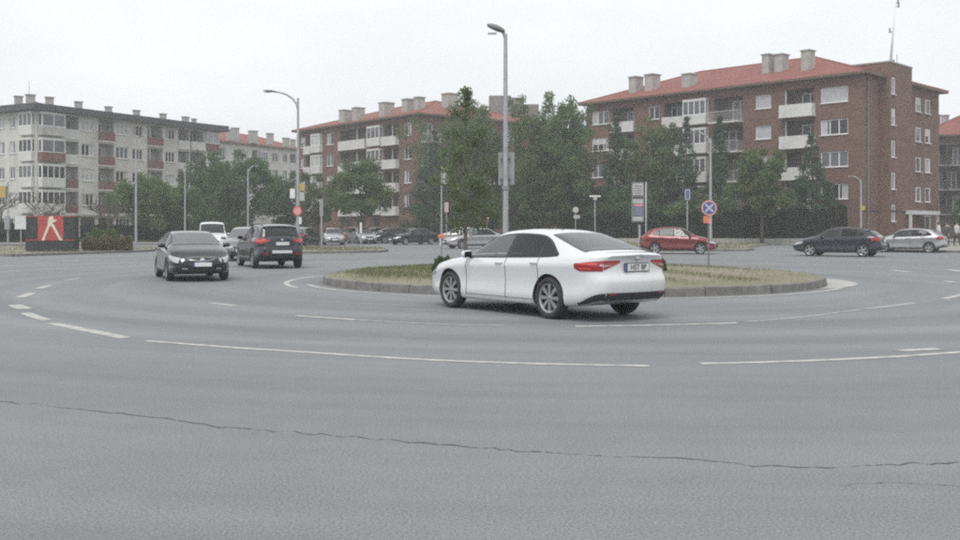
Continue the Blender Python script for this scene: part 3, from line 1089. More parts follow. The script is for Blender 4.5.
    # badges, plates
    for rear, z in ((True, q.badge_r), (False, min(q.badge_f, q.ftop(0) - .055))):
        p = q.cap(0, z, rear, .012)
        b = MB(); sg = -1 if rear else 1
        b.lathe([(.001, sg * .010), (.030, sg * .010), (.042, sg * .004), (.042, -sg * .008)], 20, 'x', c=p)
        add('badge', b.mesh('badge', M['chrome'], smooth=True, angle=40))
    for rear, z, w, h in ((True, q.plate_r, .52, .115), (False, q.plate_f, .52, .115)):
        p = q.cap(0, z, rear, .020)
        sg = -1 if rear else 1
        lean = q.cap(0, z + .05, rear, 0).x - q.cap(0, z - .05, rear, 0).x
        k = lean / .1
        def pp(y, zz, o): return (p.x + k * (zz) + sg * o, y, z + zz)
        b = MB()
        for (y0, y1, za, zb_, o, mi) in ((-w / 2 - .012, w / 2 + .012, -h / 2 - .012, h / 2 + .012, 0, 1), (-w / 2, w / 2, -h / 2, h / 2, .004, 0)):
            A = [pp(y0, za, o), pp(y1, za, o), pp(y1, zb_, o), pp(y0, zb_, o)]
            B = [(v[0] - sg * .012, v[1], v[2]) for v in A]
            b.add(A + B, [(0, 1, 2, 3), (0, 4, 5, 1), (1, 5, 6, 2), (2, 6, 7, 3), (3, 7, 4, 0)], mi)
        sy = -1 if rear else 1      # reading direction: blue strip on the reader's left
        y_l = w / 2 if rear else -w / 2
        st_ = [pp(y_l, -h / 2, .006), pp(y_l + (-.045 if rear else .045), -h / 2, .006), pp(y_l + (-.045 if rear else .045), h / 2, .006), pp(y_l, h / 2, .006)]
        b.add(st_, [(0, 1, 2, 3)], 2)
        add('number_plate', b.mesh('number_plate', [M['plate_white'], M['trim_black'], M['plate_blue']]))
        q.plate_pos = getattr(q, 'plate_pos', {})
        q.plate_pos[rear] = (p.x + sg * .0075, z, k)
    for e in q.extra:
        e(q, add, mk)
    kits[kind] = out
    return out

def make_car(kind, paint, name, label, cat, xpix, d, heading, group='cars on and around the roundabout', swaps=None, sx=1.0, sc=1.0):
    """heading in degrees, anticlockwise from straight away from the camera"""
    root = thing(name, label, cat, (gx(xpix, d), d, .006), R(heading + 90), group)
    root.scale = (sx * sc, sc, sc)
    objs = []
    for (nm, me, loc, par, rz, pt) in car_kit(kind):
        if pt or (swaps and nm in swaps):
            key = (me.name, paint if pt else swaps[nm])
            if key not in paint_cache:
                c = me.copy()
                c.materials[0] = M[('paint_' + paint) if pt else swaps[nm]]
                paint_cache[key] = c
            me = paint_cache[key]
        objs.append(put(nm, me, root if par is None else objs[par], loc, rz))
    return root
paint_cache = {}

def roof_fin(s):
    def f(q, add, mk):
        p = q.S(s, 9.0)
        b = MB(); b.add([(p.x + .07, 0, p.z - .005), (p.x - .07, .02, p.z - .005), (p.x - .07, -.02, p.z - .005), (p.x - .06, 0, p.z + .05)], [(0, 1, 3), (1, 2, 3), (2, 0, 3)])
        add('roof_antenna', b.mesh('roof_antenna', M['trim_black']))
    return f
def roof_rails(s0, s1):
    def f(q, add, mk):
        for sd_ in (1, -1):
            b = MB(); b.tube([q.Sn(lerp(s0, s1, t), 7.55, sd_, .0 if t in (0, 1) else .035) for t in (0, .08, .5, .92, 1)], .016, 6)
            add('roof_rail', b.mesh('roof_rail', M['trim_black'], smooth=True))
    return f
def spoiler(s0, z):
    def f(q, add, mk):
        b = MB()
        rows = []
        for i in range(13):
            y = lerp(-.60, .60, i / 12) * q.W / .9
            zt = z - .05 * (y / .6) ** 2
            rows.append([(q.X(s0 - .10, zt), y, zt - .004), (q.X(s0 + .12, zt), y, zt - .015), (q.X(s0 + .12, zt), y, zt - .04), (q.X(s0 - .02, zt), y, zt - .06)])
        b.grid(rows)
        add('roof_spoiler', b.mesh('roof_spoiler', M['paint_white'], smooth=True, fix=True, angle=40), paint=True)
    return f
def lamp_strip(z, w, h, m, nm):
    def f(q, add, mk):
        add(nm, mk(nm, M[m], cap_patch(q, -w, w, z, z + h, True, .012, 10, 2)))
    return f
def corner_reflectors(z0, z1, y0, y1, rear, m, nm):
    def f(q, add, mk):
        for sd_ in (1, -1):
            add(nm, mk(nm, M[m], cap_patch(q, sd_ * y0, sd_ * y1, z0, z1, rear, .013, 3, 2)))
    return f
def grille_wing(z, w):
    def f(q, add, mk):
        add('grille_bar', mk('grille_bar', M['alloy'], cap_patch(q, -w, w, lambda y: z + .055 * (abs(y) / w) - .012, lambda y: z + .055 * (abs(y) / w) + .012, False, .016, 16, 2)))
        p = q.cap(0, z + .03, False, .022)
        b = MB(); b.lathe([(.001, .012), (.05, .010), (.072, .002), (.072, -.012)], 20, 'x', c=p)
        add('grille_badge', b.mesh('grille_badge', M['chrome'], smooth=True, angle=40))
    return f
def plate_text(txt):
    def f(q, add, mk):
        me = text_mesh(txt, .118, M['ink'], 'plate_lettering')
        x, z, k = q.plate_pos[True]
        for v in me.vertices:
            a, b_, c = v.co
            v.co = (x - .004 + k * b_ - c, -a * .95 - .022, z + b_)
        add('plate_lettering', me)
    return f

SHAPES = {}
L = 4.86
SHAPES['liftback'] = Shape(L=L, W=.932, foh=.93, wb=2.84, roh=1.09, wr=.338, arch=.045, rim='star', tum=.645,
    top=[(0, .66), (.08, .735), (.25, .80), (.6, .875), (1.0, .945), (1.28, .995), (1.5, 1.10), (1.85, 1.31), (2.1, 1.405), (2.4, 1.453), (2.75, 1.47), (3.15, 1.455), (3.5, 1.405), (3.85, 1.315), (4.2, 1.205), (4.45, 1.125), (4.6, 1.095), (4.75, 1.085), (4.86, 1.06)],
    belt=[(0, .60), (.15, .68), (.5, .80), (1.0, .895), (1.4, .935), (2.5, .965), (3.6, .995), (4.3, 1.015), (4.6, 1.02), (4.86, .99)],
    pr=[(.2, -.16), (.34, -.06), (.45, .0), (.60, .025), (.68, .02), (.735, -.03), (.82, -.05), (.95, -.05), (1.0, -.03), (1.06, .03), (1.1, .03)],
    pf=[(.2, -.08), (.3, 0), (.45, .03), (.6, .0), (.75, -.10)], bow_r=.07, bow_f=.10,
    dlo=(1.50, 3.93), dlo_hi=[(1.40, 6.9), (3.3, 6.9), (3.55, 6.78), (3.75, 6.56), (3.96, 6.2)], dlo_lo=[(1.40, 6.08), (3.5, 6.08), (3.75, 6.10), (3.96, 6.18)],
    side_glass=[(1.51, 2.60, 'glass_front'), (2.68, 3.44, 'glass_dark'), (3.48, 3.92, 'glass_dark')], door_lines=[1.48, 2.64, 3.52], handles=[2.48, 3.44], mirror=1.62,
    wind=(1.27, 2.10), rwin=(3.52, 4.44, 7.22), rglass='glass_front', cap_win=None,
    head=(0.0, .42, .60, .70, .38),
    tails=[('tail_red', (4.40, 4.86), (lambda s: .80 + .5 * max(0, 4.50 - s), lambda s: .965 - .05 * (4.86 - s) / .46), .34, (.815, .965, .935)), ('tail_bright', (4.50, 4.80), (.90, .925), None, None), ('tail_bright', (4.50, 4.72), (.83, .855), None, None), ('tail_clear', (4.83, 4.86), (.885, .905), .42, (.872, .893, .90))],
    valance=(.30, .46), fgrille=(.43, .42, .52, .64), rear_lines=[(.735, .62)], badge_r=1.0, badge_f=.66, plate_r=.855, plate_f=.48,
    extra=[roof_fin(3.05), corner_reflectors(.43, .455, .46, .60, True, 'tail_red', 'reflector'), plate_text('HST BP')])
L = 4.3
SHAPES['hatch'] = Shape(L=L, W=.90, foh=.88, wb=2.62, roh=.80, wr=.315, arch=.045, rim='five', tum=.66,
    top=[(0, .68), (.08, .76), (.25, .84), (.6, .93), (.95, 1.0), (1.15, 1.06), (1.5, 1.27), (1.8, 1.42), (2.1, 1.475), (2.45, 1.50), (2.9, 1.485), (3.35, 1.435), (3.65, 1.37), (3.85, 1.28), (4.05, 1.15), (4.2, 1.045), (4.3, .985)],
    belt=[(0, .61), (.15, .69), (.5, .81), (1.0, .91), (2.0, .96), (3.2, 1.01), (3.8, 1.04), (4.1, 1.01), (4.3, .93)],
    pr=[(.2, -.14), (.34, -.04), (.45, .02), (.60, .03), (.68, .0), (.8, -.03), (1.0, -.04), (1.5, -.05)],
    pf=[(.2, -.08), (.3, 0), (.45, .03), (.6, .0), (.75, -.10)], bow_r=.07, bow_f=.12,
    dlo=(1.42, 3.60), dlo_hi=[(1.3, 6.9), (3.0, 6.9), (3.35, 6.72), (3.64, 6.3)], dlo_lo=[(1.3, 6.08), (3.2, 6.08), (3.45, 6.12), (3.64, 6.24)],
    side_glass=[(1.43, 2.38, 'glass_tint'), (2.45, 3.22, 'glass_dark'), (3.26, 3.58, 'glass_dark')], door_lines=[1.40, 2.42, 3.25], handles=[2.26, 3.12], mirror=1.52,
    wind=(1.13, 1.80), rwin=(3.70, 4.10, 7.2), rglass='glass_tint', cap_win=None,
    head=(0.0, .50, .60, .71, .36),
    tails=[('tail_red', (3.90, 4.30), (.80, .99), .46, (.82, .94, .91))],
    valance=(.30, .43), fgrille=(.42, .36, .55, .645), rear_lines=[(.70, .60)], badge_r=.95, badge_f=.655, plate_r=.80, plate_f=.46,
    extra=[spoiler(3.66, 1.385)])
L = 4.35
SHAPES['mpv'] = Shape(L=L, W=.905, foh=.90, wb=2.65, roh=.80, wr=.318, arch=.045, rim='five', tum=.66,
    top=[(0, .70), (.08, .78), (.25, .86), (.6, .96), (.85, 1.03), (1.0, 1.08), (1.4, 1.27), (1.75, 1.40), (2.1, 1.45), (2.5, 1.465), (3.0, 1.455), (3.6, 1.42), (3.9, 1.37), (4.05, 1.30), (4.2, 1.12), (4.35, 1.0)],
    belt=[(0, .63), (.15, .71), (.5, .84), (1.0, .94), (2.0, .985), (3.2, 1.02), (3.8, 1.05), (4.35, .93)],
    pr=[(.2, -.14), (.34, -.04), (.45, .02), (.60, .03), (.68, .0), (1.5, -.05)],
    pf=[(.2, -.10), (.3, 0), (.45, .04), (.6, .02), (.78, -.10)], bow_r=.07, bow_f=.14,
    dlo=(1.30, 3.75), dlo_hi=[(1.2, 6.9), (3.4, 6.9), (3.8, 6.5)], dlo_lo=[(1.2, 6.08), (3.5, 6.08), (3.8, 6.2)],
    side_glass=[(1.31, 1.60, 'glass_dark'), (1.64, 2.42, 'glass_dark'), (2.48, 3.28, 'glass_dark'), (3.32, 3.74, 'glass_dark')], door_lines=[1.36, 2.45, 3.30], handles=[2.3, 3.16], mirror=1.46,
    wind=(.98, 1.76), rwin=(3.96, 4.2, 7.2), rglass='glass_tint', cap_win=None,
    head=(0.03, .46, .53, .675, .47),
    tails=[('tail_red', (3.95, 4.35), (.80, 1.0), .46, (.82, .95, .91))],
    valance=(.30, .43), fgrille=(.40, .50, .60, .70), rear_lines=[(.70, .60)], badge_r=.95, badge_f=.70, plate_r=.80, plate_f=.50,
    extra=[corner_reflectors(.36, .395, .40, .55, False, 'lamp_clear', 'fog_light'), grille_wing(.585, .36)])
L = 4.42
SHAPES['suv'] = Shape(L=L, W=.915, foh=.87, wb=2.65, roh=.90, wr=.345, arch=.045, rim='five', tum=.70,
    top=[(0, .80), (.08, .88), (.25, .95), (.6, 1.02), (1.1, 1.09), (1.35, 1.16), (1.7, 1.40), (2.0, 1.54), (2.3, 1.59), (2.8, 1.61), (3.4, 1.60), (3.9, 1.565), (4.05, 1.53), (4.2, 1.36), (4.33, 1.16), (4.42, 1.09)],
    belt=[(0, .72), (.15, .80), (.5, .92), (1.0, 1.0), (2.0, 1.05), (3.2, 1.09), (3.9, 1.12), (4.2, 1.10), (4.42, 1.02)],
    bot=[(0, .32), (.3, .26), (1, .23), (3.4, .23), (4.05, .30), (4.42, .38)],
    pr=[(.2, -.14), (.40, -.04), (.52, .03), (.70, .03), (.78, -.02), (1.0, -.03), (1.6, -.05)],
    pf=[(.2, -.08), (.3, 0), (.45, .03), (.6, .0), (.85, -.08)], bow_r=.06, bow_f=.12,
    dlo=(1.62, 3.82), dlo_hi=[(1.5, 6.9), (3.3, 6.9), (3.6, 6.75), (3.86, 6.4)], dlo_lo=[(1.5, 6.08), (3.4, 6.08), (3.7, 6.14), (3.86, 6.3)],
    side_glass=[(1.63, 2.55, 'glass_tint'), (2.62, 3.38, 'glass_dark'), (3.42, 3.80, 'glass_dark')], door_lines=[1.55, 2.58, 3.42], handles=[2.42, 3.28], mirror=1.70,
    wind=(1.33, 2.0), rwin=(4.03, 4.30, 7.15), rglass='glass_tint', cap_win=None,
    head=(0.0, .45, .70, .80, .40),
    tails=[('tail_red', (3.98, 4.42), (.90, 1.09), .42, (.93, 1.06, .98)), ('tail_bright', (4.12, 4.42), (.97, 1.02), .50, (.975, 1.02, .99))],
    valance=(.36, .52), fgrille=(.50, .40, .66, .76), rear_lines=[(.76, .60)], badge_r=1.03, badge_f=.76, plate_r=.90, plate_f=.56,
    extra=[spoiler(4.02, 1.54), roof_rails(2.05, 3.8), lamp_strip(.56, .36, .10, 'plate_white', 'bumper_plate'), corner_reflectors(.50, .57, .50, .64, True, 'tail_red', 'reflector')])
L = 4.45
SHAPES['sedan'] = Shape(L=L, W=.885, foh=.88, wb=2.62, roh=.95, wr=.312, arch=.045, rim='five', tum=.65,
    top=[(0, .64), (.08, .71), (.25, .78), (.6, .86), (1.0, .93), (1.25, .98), (1.6, 1.17), (1.95, 1.35), (2.2, 1.41), (2.5, 1.43), (2.9, 1.415), (3.2, 1.36), (3.5, 1.22), (3.8, 1.06), (3.95, 1.02), (4.2, 1.01), (4.36, 1.0), (4.45, .97)],
    belt=[(0, .58), (.15, .66), (.5, .78), (1.0, .875), (2.0, .925), (3.2, .95), (3.9, .955), (4.45, .91)],
    pr=[(.2, -.14), (.34, -.04), (.45, .02), (.60, .03), (.68, .0), (.95, -.02), (1.1, .0)],
    pf=[(.2, -.08), (.3, 0), (.45, .03), (.6, .0), (.75, -.10)], bow_r=.07, bow_f=.10,
    dlo=(1.50, 3.50), dlo_hi=[(1.4, 6.9), (3.0, 6.9), (3.3, 6.7), (3.54, 6.3)], dlo_lo=[(1.4, 6.08), (3.2, 6.08), (3.54, 6.2)],
    side_glass=[(1.51, 2.38, 'glass_tint'), (2.44, 3.48, 'glass_dark')], door_lines=[1.45, 2.41, 3.22], handles=[2.26, 3.1], mirror=1.58,
    wind=(1.24, 1.95), rwin=(3.12, 3.78, 7.2), rglass='glass_tint', cap_win=None,
    head=(0.0, .42, .56, .67, .38),
    tails=[('tail_red', (4.12, 4.45), (.76, .90), .42, (.78, .90, .88))],
    valance=(.30, .40), fgrille=(.40, .36, .50, .60), rear_lines=[(.70, .60)], badge_r=.92, badge_f=.62, plate_r=.80, plate_f=.46, extra=[])
L = 4.4
SHAPES['van'] = Shape(L=L, W=.91, foh=.88, wb=2.72, roh=.80, wr=.318, arch=.045, rim='cover', tum=.76,
    top=[(0, .74), (.08, .84), (.25, .93), (.6, 1.03), (.85, 1.09), (1.0, 1.15), (1.35, 1.45), (1.65, 1.68), (1.9, 1.78), (2.3, 1.81), (3.4, 1.82), (4.1, 1.80), (4.28, 1.74), (4.4, 1.62)],
    belt=[(0, .66), (.15, .74), (.5, .88), (1.0, .98), (2.0, 1.02), (3.2, 1.03), (4.4, 1.03)],
    pr=[(.2, -.14), (.34, -.04), (.45, .02), (.60, .03), (.68, .0), (1.9, -.06)],
    pf=[(.2, -.08), (.3, 0), (.45, .03), (.6, .0), (.85, -.10)], bow_r=.05, bow_f=.12,
    dlo=(1.32, 2.5), dlo_hi=[(1.2, 6.85), (2.6, 6.85)], dlo_lo=[(1.2, 6.08), (2.6, 6.08)],
    side_glass=[(1.33, 2.45, 'glass_dark')], door_lines=[1.36, 2.52, 3.4], handles=[2.36, 2.7], mirror=1.5,
    wind=(.98, 1.66), rwin=None, rglass='glass_dark', cap_win=(.55, 1.08, 1.5),
    head=(0.0, .45, .66, .80, .40),
    tails=[('tail_red', (4.2, 4.4), (.8, 1.2), None, None)],
    valance=(.30, .50), fgrille=(.48, .36, .60, .72), rear_lines=[(.70, .60)], badge_r=.98, badge_f=.74, plate_r=.80, plate_f=.52, extra=[])

make_car('liftback', 'white', 'white_liftback_car', 'white liftback saloon with dark side windows driving past the island, nearest car', 'car', 535.7, 17.96, 36, swaps={'mirror': 'trim_black'})
make_car('mpv', 'black', 'black_hatchback_car', 'shiny black hatchback coming towards the camera on the left of the roundabout', 'car', 190.5, 29.3, 180 + 24, swaps={'windscreen': 'glass_pale'}, sc=.95)
make_car('suv', 'slate', 'dark_crossover_car', 'dark blue grey crossover seen from behind with two pale plates, beside the black hatchback', 'car', 268.5, 37.8, 24)
make_car('hatch', 'grey', 'grey_hatchback_car', 'grey car peeking out between the black hatchback and the dark crossover', 'car', 246, 46.0, 180 + 8, swaps={'windscreen': 'glass_pale'})
make_car('van', 'white', 'white_van', 'small white van behind the black hatchback, facing the camera', 'van', 212, 60, 180 + 16)
make_car('hatch', 'black', 'dark_hatchback_car', 'dark hatchback seen from behind just right of the dark crossover', 'car', 302, 72, -10, swaps={'rear_window': 'glass_pale'})
PK = 'cars parked in front of the brick flats'
make_car('sedan', 'silver', 'silver_saloon_car', 'silver saloon facing the camera in the car park left of the bright red car', 'car', 333, 84, 180 + 12, PK)
make_car('hatch', 'bright_red', 'bright_red_hatchback_car', 'bright red hatchback in the car park below the round green tree', 'car', 350, 96, 62, PK)
make_car('hatch', 'silver', 'pale_hatchback_car', 'pale silver hatchback facing the camera in the car park right of the bright red car', 'car', 361.5, 89, 180 + 25, PK)
make_car('mpv', 'grey', 'charcoal_hatchback_car', 'charcoal hatchback in the car park between the pale hatchback and the dark ones', 'car', 373, 95, 180 - 30, PK)
make_car('mpv', 'midnight', 'parked_dark_hatchback_car', 'dark hatchback parked just left of the midnight blue saloon', 'car', 391, 93, 130, PK)
make_car('sedan', 'midnight', 'midnight_saloon_car', 'midnight blue saloon parked at the right end of the car park row', 'car', 413, 85, 128, PK)
make_car('sedan', 'silver', 'silver_car', 'silver saloon seen past the nose of the white liftback', 'car', 474, 70, 116)
make_car('hatch', 'pale', 'cream_hatchback_car', 'cream hatchback behind the silver saloon near the thin grey pole', 'car', 461, 88, 75, PK)
make_car('hatch', 'red', 'dark_red_hatchback_car', 'dark red hatchback passing behind the island under the round blue sign', 'car', 677, 56.0, -99, sx=.94)
make_car('hatch', 'navy', 'navy_hatchback_car', 'navy blue hatchback driving left in front of the clipped hedge', 'car', 840.5, 51.5, 55)
make_car('hatch', 'silver', 'silver_hatchback_car', 'silver hatchback on the right, partly behind the navy hatchback', 'car', 909, 59.5, 56, sc=.95)

# ------------------------------------------------------------------ buildings
win_cache = {}
def window_parts(w, h, n, fm, pm, sill=True):
    key = (round(w, 2), round(h, 2), n, fm, pm)
    if key in win_cache: return win_cache[key]
    w, h = key[0], key[1]
    b = MB(); t = .075
    b.box(0, 0, t / 2, w, .09, t); b.box(0, 0, h - t / 2, w, .09, t)
    b.box(-w / 2 + t / 2, 0, h / 2, t, .09, h - 2 * t); b.box(w / 2 - t / 2, 0, h / 2, t, .09, h - 2 * t)
    for i in range(1, n):
        b.box(-w / 2 + w * i / n, 0, h / 2, .085, .086, h - 2 * t)
    p = MB(); p.box(0, .02, h / 2, w - .1, .012, h - .1)
    s = MB(); s.box(0, -.10, -.03, w + .16, .26, .05)
    win_cache[key] = (b.mesh('window', M[fm]), p.mesh('pane', M[pm]), s.mesh('sill', M['frame_white']))
    return win_cache[key]

class Building:
    def __init__(q, name, label, ref, wall_m, seed, group=None, pitch=2.9):
        q.root = thing(name, label, 'building', (ref[0], ref[1], 0), 0, group)
        q.ref = ref
        q.mb = MB()
        q.wall_m = wall_m
        q.r = random.Random(seed)
        q.pitch = pitch
    def loc(q, p): return (p[0] - q.ref[0], p[1] - q.ref[1], p[2])
    def face(q, P, Q, h, ops):
        """wall from P to Q (left to right seen from outside); ops = openings (u0,u1,z0,z1,kind,opts)"""
        P, Q = Vector(P), Vector(Q)
        u = (Q - P); Ln = u.length; u /= Ln
        n = Vector((u.y, -u.x))
        rz = math.atan2(u.y, u.x)
        def pt(a, z, dep=0.0):
            x = P + u * a - n * dep
            return (x.x - q.ref[0], x.y - q.ref[1], z)
        ops = [o for o in ops if o[1] - o[0] > .25 and o[0] > .05 and o[1] < Ln - .05]
        holes = [o for o in ops if o[4] != 'box']
        us = sorted(set([0.0, Ln] + [x for o in holes for x in o[:2]]))
        zs = sorted(set([0.0, h] + [x for o in holes for x in o[2:4]]))
        for i in range(len(us) - 1):
            for j in range(len(zs) - 1):
                cu, cz = (us[i] + us[i + 1]) / 2, (zs[j] + zs[j + 1]) / 2
                if any(o[0] < cu < o[1] and o[2] < cz < o[3] for o in holes): continue
                q.mb.quad(pt(us[i], zs[j]), pt(us[i + 1], zs[j]), pt(us[i + 1], zs[j + 1]), pt(us[i], zs[j + 1]))
        for (u0, u1, z0, z1, kind, op) in ops:
            w, hh, um = u1 - u0, z1 - z0, (u0 + u1) / 2
            dep = .2 if kind in ('win', 'door', 'bal') else (1.25 if kind == 'log' else .5)
            mi = 1 if kind == 'log' else 0
            if kind != 'box':
                a, b, c, d = (u0, z0), (u1, z0), (u1, z1), (u0, z1)
                for (p0, p1) in ((a, b), (b, c), (c, d), (d, a)):
                    q.mb.quad(pt(*p0), pt(*p0, dep), pt(*p1, dep), pt(*p1), mi)
            if kind in ('win', 'bal', 'door'):
                pm = op.get('pane') or q.r.choice(['pane_dark', 'pane_dark', 'pane_mid', 'pane_mid', 'pane_curtain'])
                q.window(pt(um, z0, op.get('dep', .13)), rz, w - .02, hh - .02, op.get('n', 2), op.get('frame', 'frame_white'), pm, kind == 'win')
                if kind == 'bal':
                    q.balcony(pt(um, z0, -.5), rz, w + .9, 1.0, 1.0, op.get('parapet', 'rail'))
            if kind == 'log':
                q.mb.quad(pt(u0, z0, dep), pt(u1, z0, dep), pt(u1, z1, dep), pt(u0, z1, dep), 1)
                dw = min(1.7, w * .55)
                side = op.get('side', q.r.choice([-1, 1]))
                q.window(pt(um + side * (w / 2 - dw / 2 - .12), z0 + .03, dep - .05), rz, dw, min(2.15, hh - .15), 2, 'frame_white', q.r.choice(['pane_dark', 'pane_mid']), False)
                if op.get('post'):
                    b_ = MB(); b_.box(0, 0, hh / 2, .12, .12, hh)
                    b_.build('balcony_post', M['parapet_white'], q.root, pt(u0 + op['post'] * w, z0, .15), rz)
                q.balcony(pt(um, z0, .06 - op.get('out', .0) / 2), rz, w - .02 + op.get('wider', 0), .14 + op.get('out', 0), op.get('ph', 1.0), op.get('parapet', 'parapet_white'))
            if kind == 'box':     # glazed-in bay standing out from the wall
                out = op.get('out', .6)
                lower = op.get('lower', .95)
                b_ = MB(); b_.box(0, -out / 2, lower / 2, w, out, lower)
                bay = b_.build('bay', M[op.get('panel', 'parapet_white')], q.root, pt(um, z0), rz)
                b_ = MB(); b_.box(0, -out / 2, hh - .09, w, out, .18); b_.build('bay_header', M['parapet_white'], bay)
                g_ = hh - lower - .18
                fr, pa, si = window_parts(w - .04, g_, op.get('n', 3), 'frame_white', op.get('pane', 'pane_mid'))
                put('bay_window', fr, bay, (0, -out + .06, lower)); put('pane', pa, bay, (0, -out + .06, lower))
                fr, pa, si = window_parts(out - .1, g_, 1, 'frame_white', op.get('pane', 'pane_mid'))
                for sx_ in (-1, 1):
                    o1 = put('bay_window', fr, bay, (sx_ * (w / 2 - .06), -out / 2 + .03, lower), R(90)); put('pane', pa, bay, (sx_ * (w / 2 - .06), -out / 2 + .03, lower), R(90))
    def window(q, loc, rz, w, h, n, fm, pm, sill):
        fr, pa, si = window_parts(w, h, n, fm, pm)
        o = put('window', fr, q.root, loc, rz)
        put('pane', pa, o)
        if sill: put('sill', si, o)
        if sill and q.r.random() < .45:      # drawn curtain behind part of the glass
            sd = q.r.choice([-1, 1]); wd = q.r.choice([.22, .34])
            k = (round(w, 2), round(h, 2), 'curtain', sd, wd)
            if k not in win_cache:
                b_ = MB(); b_.box(sd * (w / 2 - .06 - w * wd / 2), .008, h / 2, w * wd, .008, h - .16)
                win_cache[k] = b_.mesh('curtain', M['pane_curtain'])
            put('curtain', win_cache[k], o)
        if q.r.random() < .18 and sill:     # half-lowered roller blind
            k = (round(w, 2), round(h, 2), 'blind')
            if k not in win_cache:
                b_ = MB(); fh = h * .45; b_.box(0, -.012, h - fh / 2 - .06, w - .16, .02, fh)
                win_cache[k] = b_.mesh('blind', M['shutter'])
            put('blind', win_cache[k], o)
    def balcony(q, loc, rz, w, dep, ph, style):
        b_ = MB()
        b_.box(0, 0, -.07, w + .1, max(dep, .25) + .05, .14)
        slab = b_.build('balcony', M['parapet_white' if style != 'rail_dark' else 'concrete_dark'], q.root, loc, rz)
        p = MB()
        if style in ('rail', 'rail_dark'):
            n = max(4, int(w / .16))
            for i in range(n + 1):
                p.box(-w / 2 + w * i / n, -dep / 2 + .03, ph / 2, .025, .025, ph)
            p.box(0, -dep / 2 + .03, ph, w, .05, .05); p.box(0, -dep / 2 + .03, .12, w, .03, .03)
            for sx_ in (-1, 1):
                p.box(sx_ * w / 2, 0, ph, .05, dep, .05)
                for k in range(5): p.box(sx_ * w / 2, -dep / 2 + dep * (k + .5) / 5, ph / 2, .025, .025, ph)
            p.build('railing', M['rail_metal' if style == 'rail' else 'rail_dark'], slab)
        else:
            p.box(0, -dep / 2 + .04, ph / 2, w, .08, ph)
            if dep > .3:
                for sx_ in (-1, 1): p.box(sx_ * (w / 2 - .04), .04, ph / 2, .08, dep - .08, ph)
            p.build('parapet', M[style], slab)
    def finish(q, inner='loggia_wall'):
        q.mb.build('wall', [M[q.wall_m], M[inner]], q.root)
    def slab(q, corners, z0, z1, m, name='roof'):
        b_ = MB(); b_.prism([(c[0] - q.ref[0], c[1] - q.ref[1]) for c in corners], z0, z1)
        return b_.build(name, M[m], q.root, fix=True)
    def hip(q, c, z, rise, over, m, fascia='frame_brown', inset=None, thick=.155):
        """hip roof on corners c = front-left, front-right, back-right, back-left"""
        c = [Vector(p) for p in c]
        cen = sum(c, Vector((0, 0))) / 4
        u = (c[1] - c[0]).normalized(); n = (c[3] - c[0]).normalized()
        e = [c[0] - u * over - n * over, c[1] + u * over - n * over, c[2] + u * over + n * over, c[3] - u * over + n * over]
        W_, D_ = (e[1] - e[0]).length, (e[3] - e[0]).length
        if W_ >= D_:
            ins = inset or D_ / 2
            r0, r1 = (e[0] + e[3]) / 2 + u * ins, (e[1] + e[2]) / 2 - u * ins
        else:
            ins = inset or W_ / 2
            r0, r1 = (e[0] + e[1]) / 2 + n * ins, (e[3] + e[2]) / 2 - n * ins
        L3 = lambda p, zz: (p.x - q.ref[0], p.y - q.ref[1], zz)
        b_ = MB()
        V = [L3(p, z + .16) for p in e] + [L3(r0, z + .16 + rise), L3(r1, z + .16 + rise)]
        if W_ >= D_: fs = [(0, 1, 5, 4), (1, 2, 5), (2, 3, 4, 5), (3, 0, 4)]
        else: fs = [(0, 1, 4), (1, 2, 5, 4), (2, 3, 5), (3, 0, 4, 5)]
        b_.add(V, fs)
        roof = b_.build('roof', M[m], q.root)
        f_ = MB(); f_.prism([(p.x - q.ref[0], p.y - q.ref[1]) for p in e], z - .06 - (thick - .155), z + .155)
        f_.build('eaves', M[fascia], q.root, fix=True)
        # ridge and hip caps
        rc = MB()
        for a, b in (((4, 5), (0, 4), (3, 4), (1, 5), (2, 5)) if W_ >= D_ else ((4, 5), (0, 4), (1, 4), (3, 5), (2, 5))):
            rc.tube([V[a], V[b]], .10, 6)
        rc.build('ridge_tiles', M[m], roof)
        return roof
    def chimney(q, roof, xpix, ytop, d, w, z0, m='chimney_render', dep=None):
        zt = zy(ytop, d); w *= .78
        b_ = MB()
        b_.box(0, 0, (z0 + zt) / 2 - .0, w, dep or w * .8, zt - z0)
        o = b_.build('chimney', M[m], q.root, q.loc((gx(xpix, d), d, 0)), R(40))
        cp = MB(); cp.box(0, 0, zt + .06, w + .18, (dep or w * .8) + .18, .12)
        cp.build('chimney_cap', M['concrete'], o)

def U(P, Q, x):
    k = (x - HX) / F
    dx, dy = Q[0] - P[0], Q[1] - P[1]
    t = (k * P[1] - P[0]) / (dx - k * dy)
    return t * math.hypot(dx, dy)

def rows(z_list, h, u0, u1, kind, **op):
    return [(u0, u1, z, z + h, kind, dict(op)) for z in z_list]

FL = [2.9 * i + .15 for i in range(5)]       # floor levels

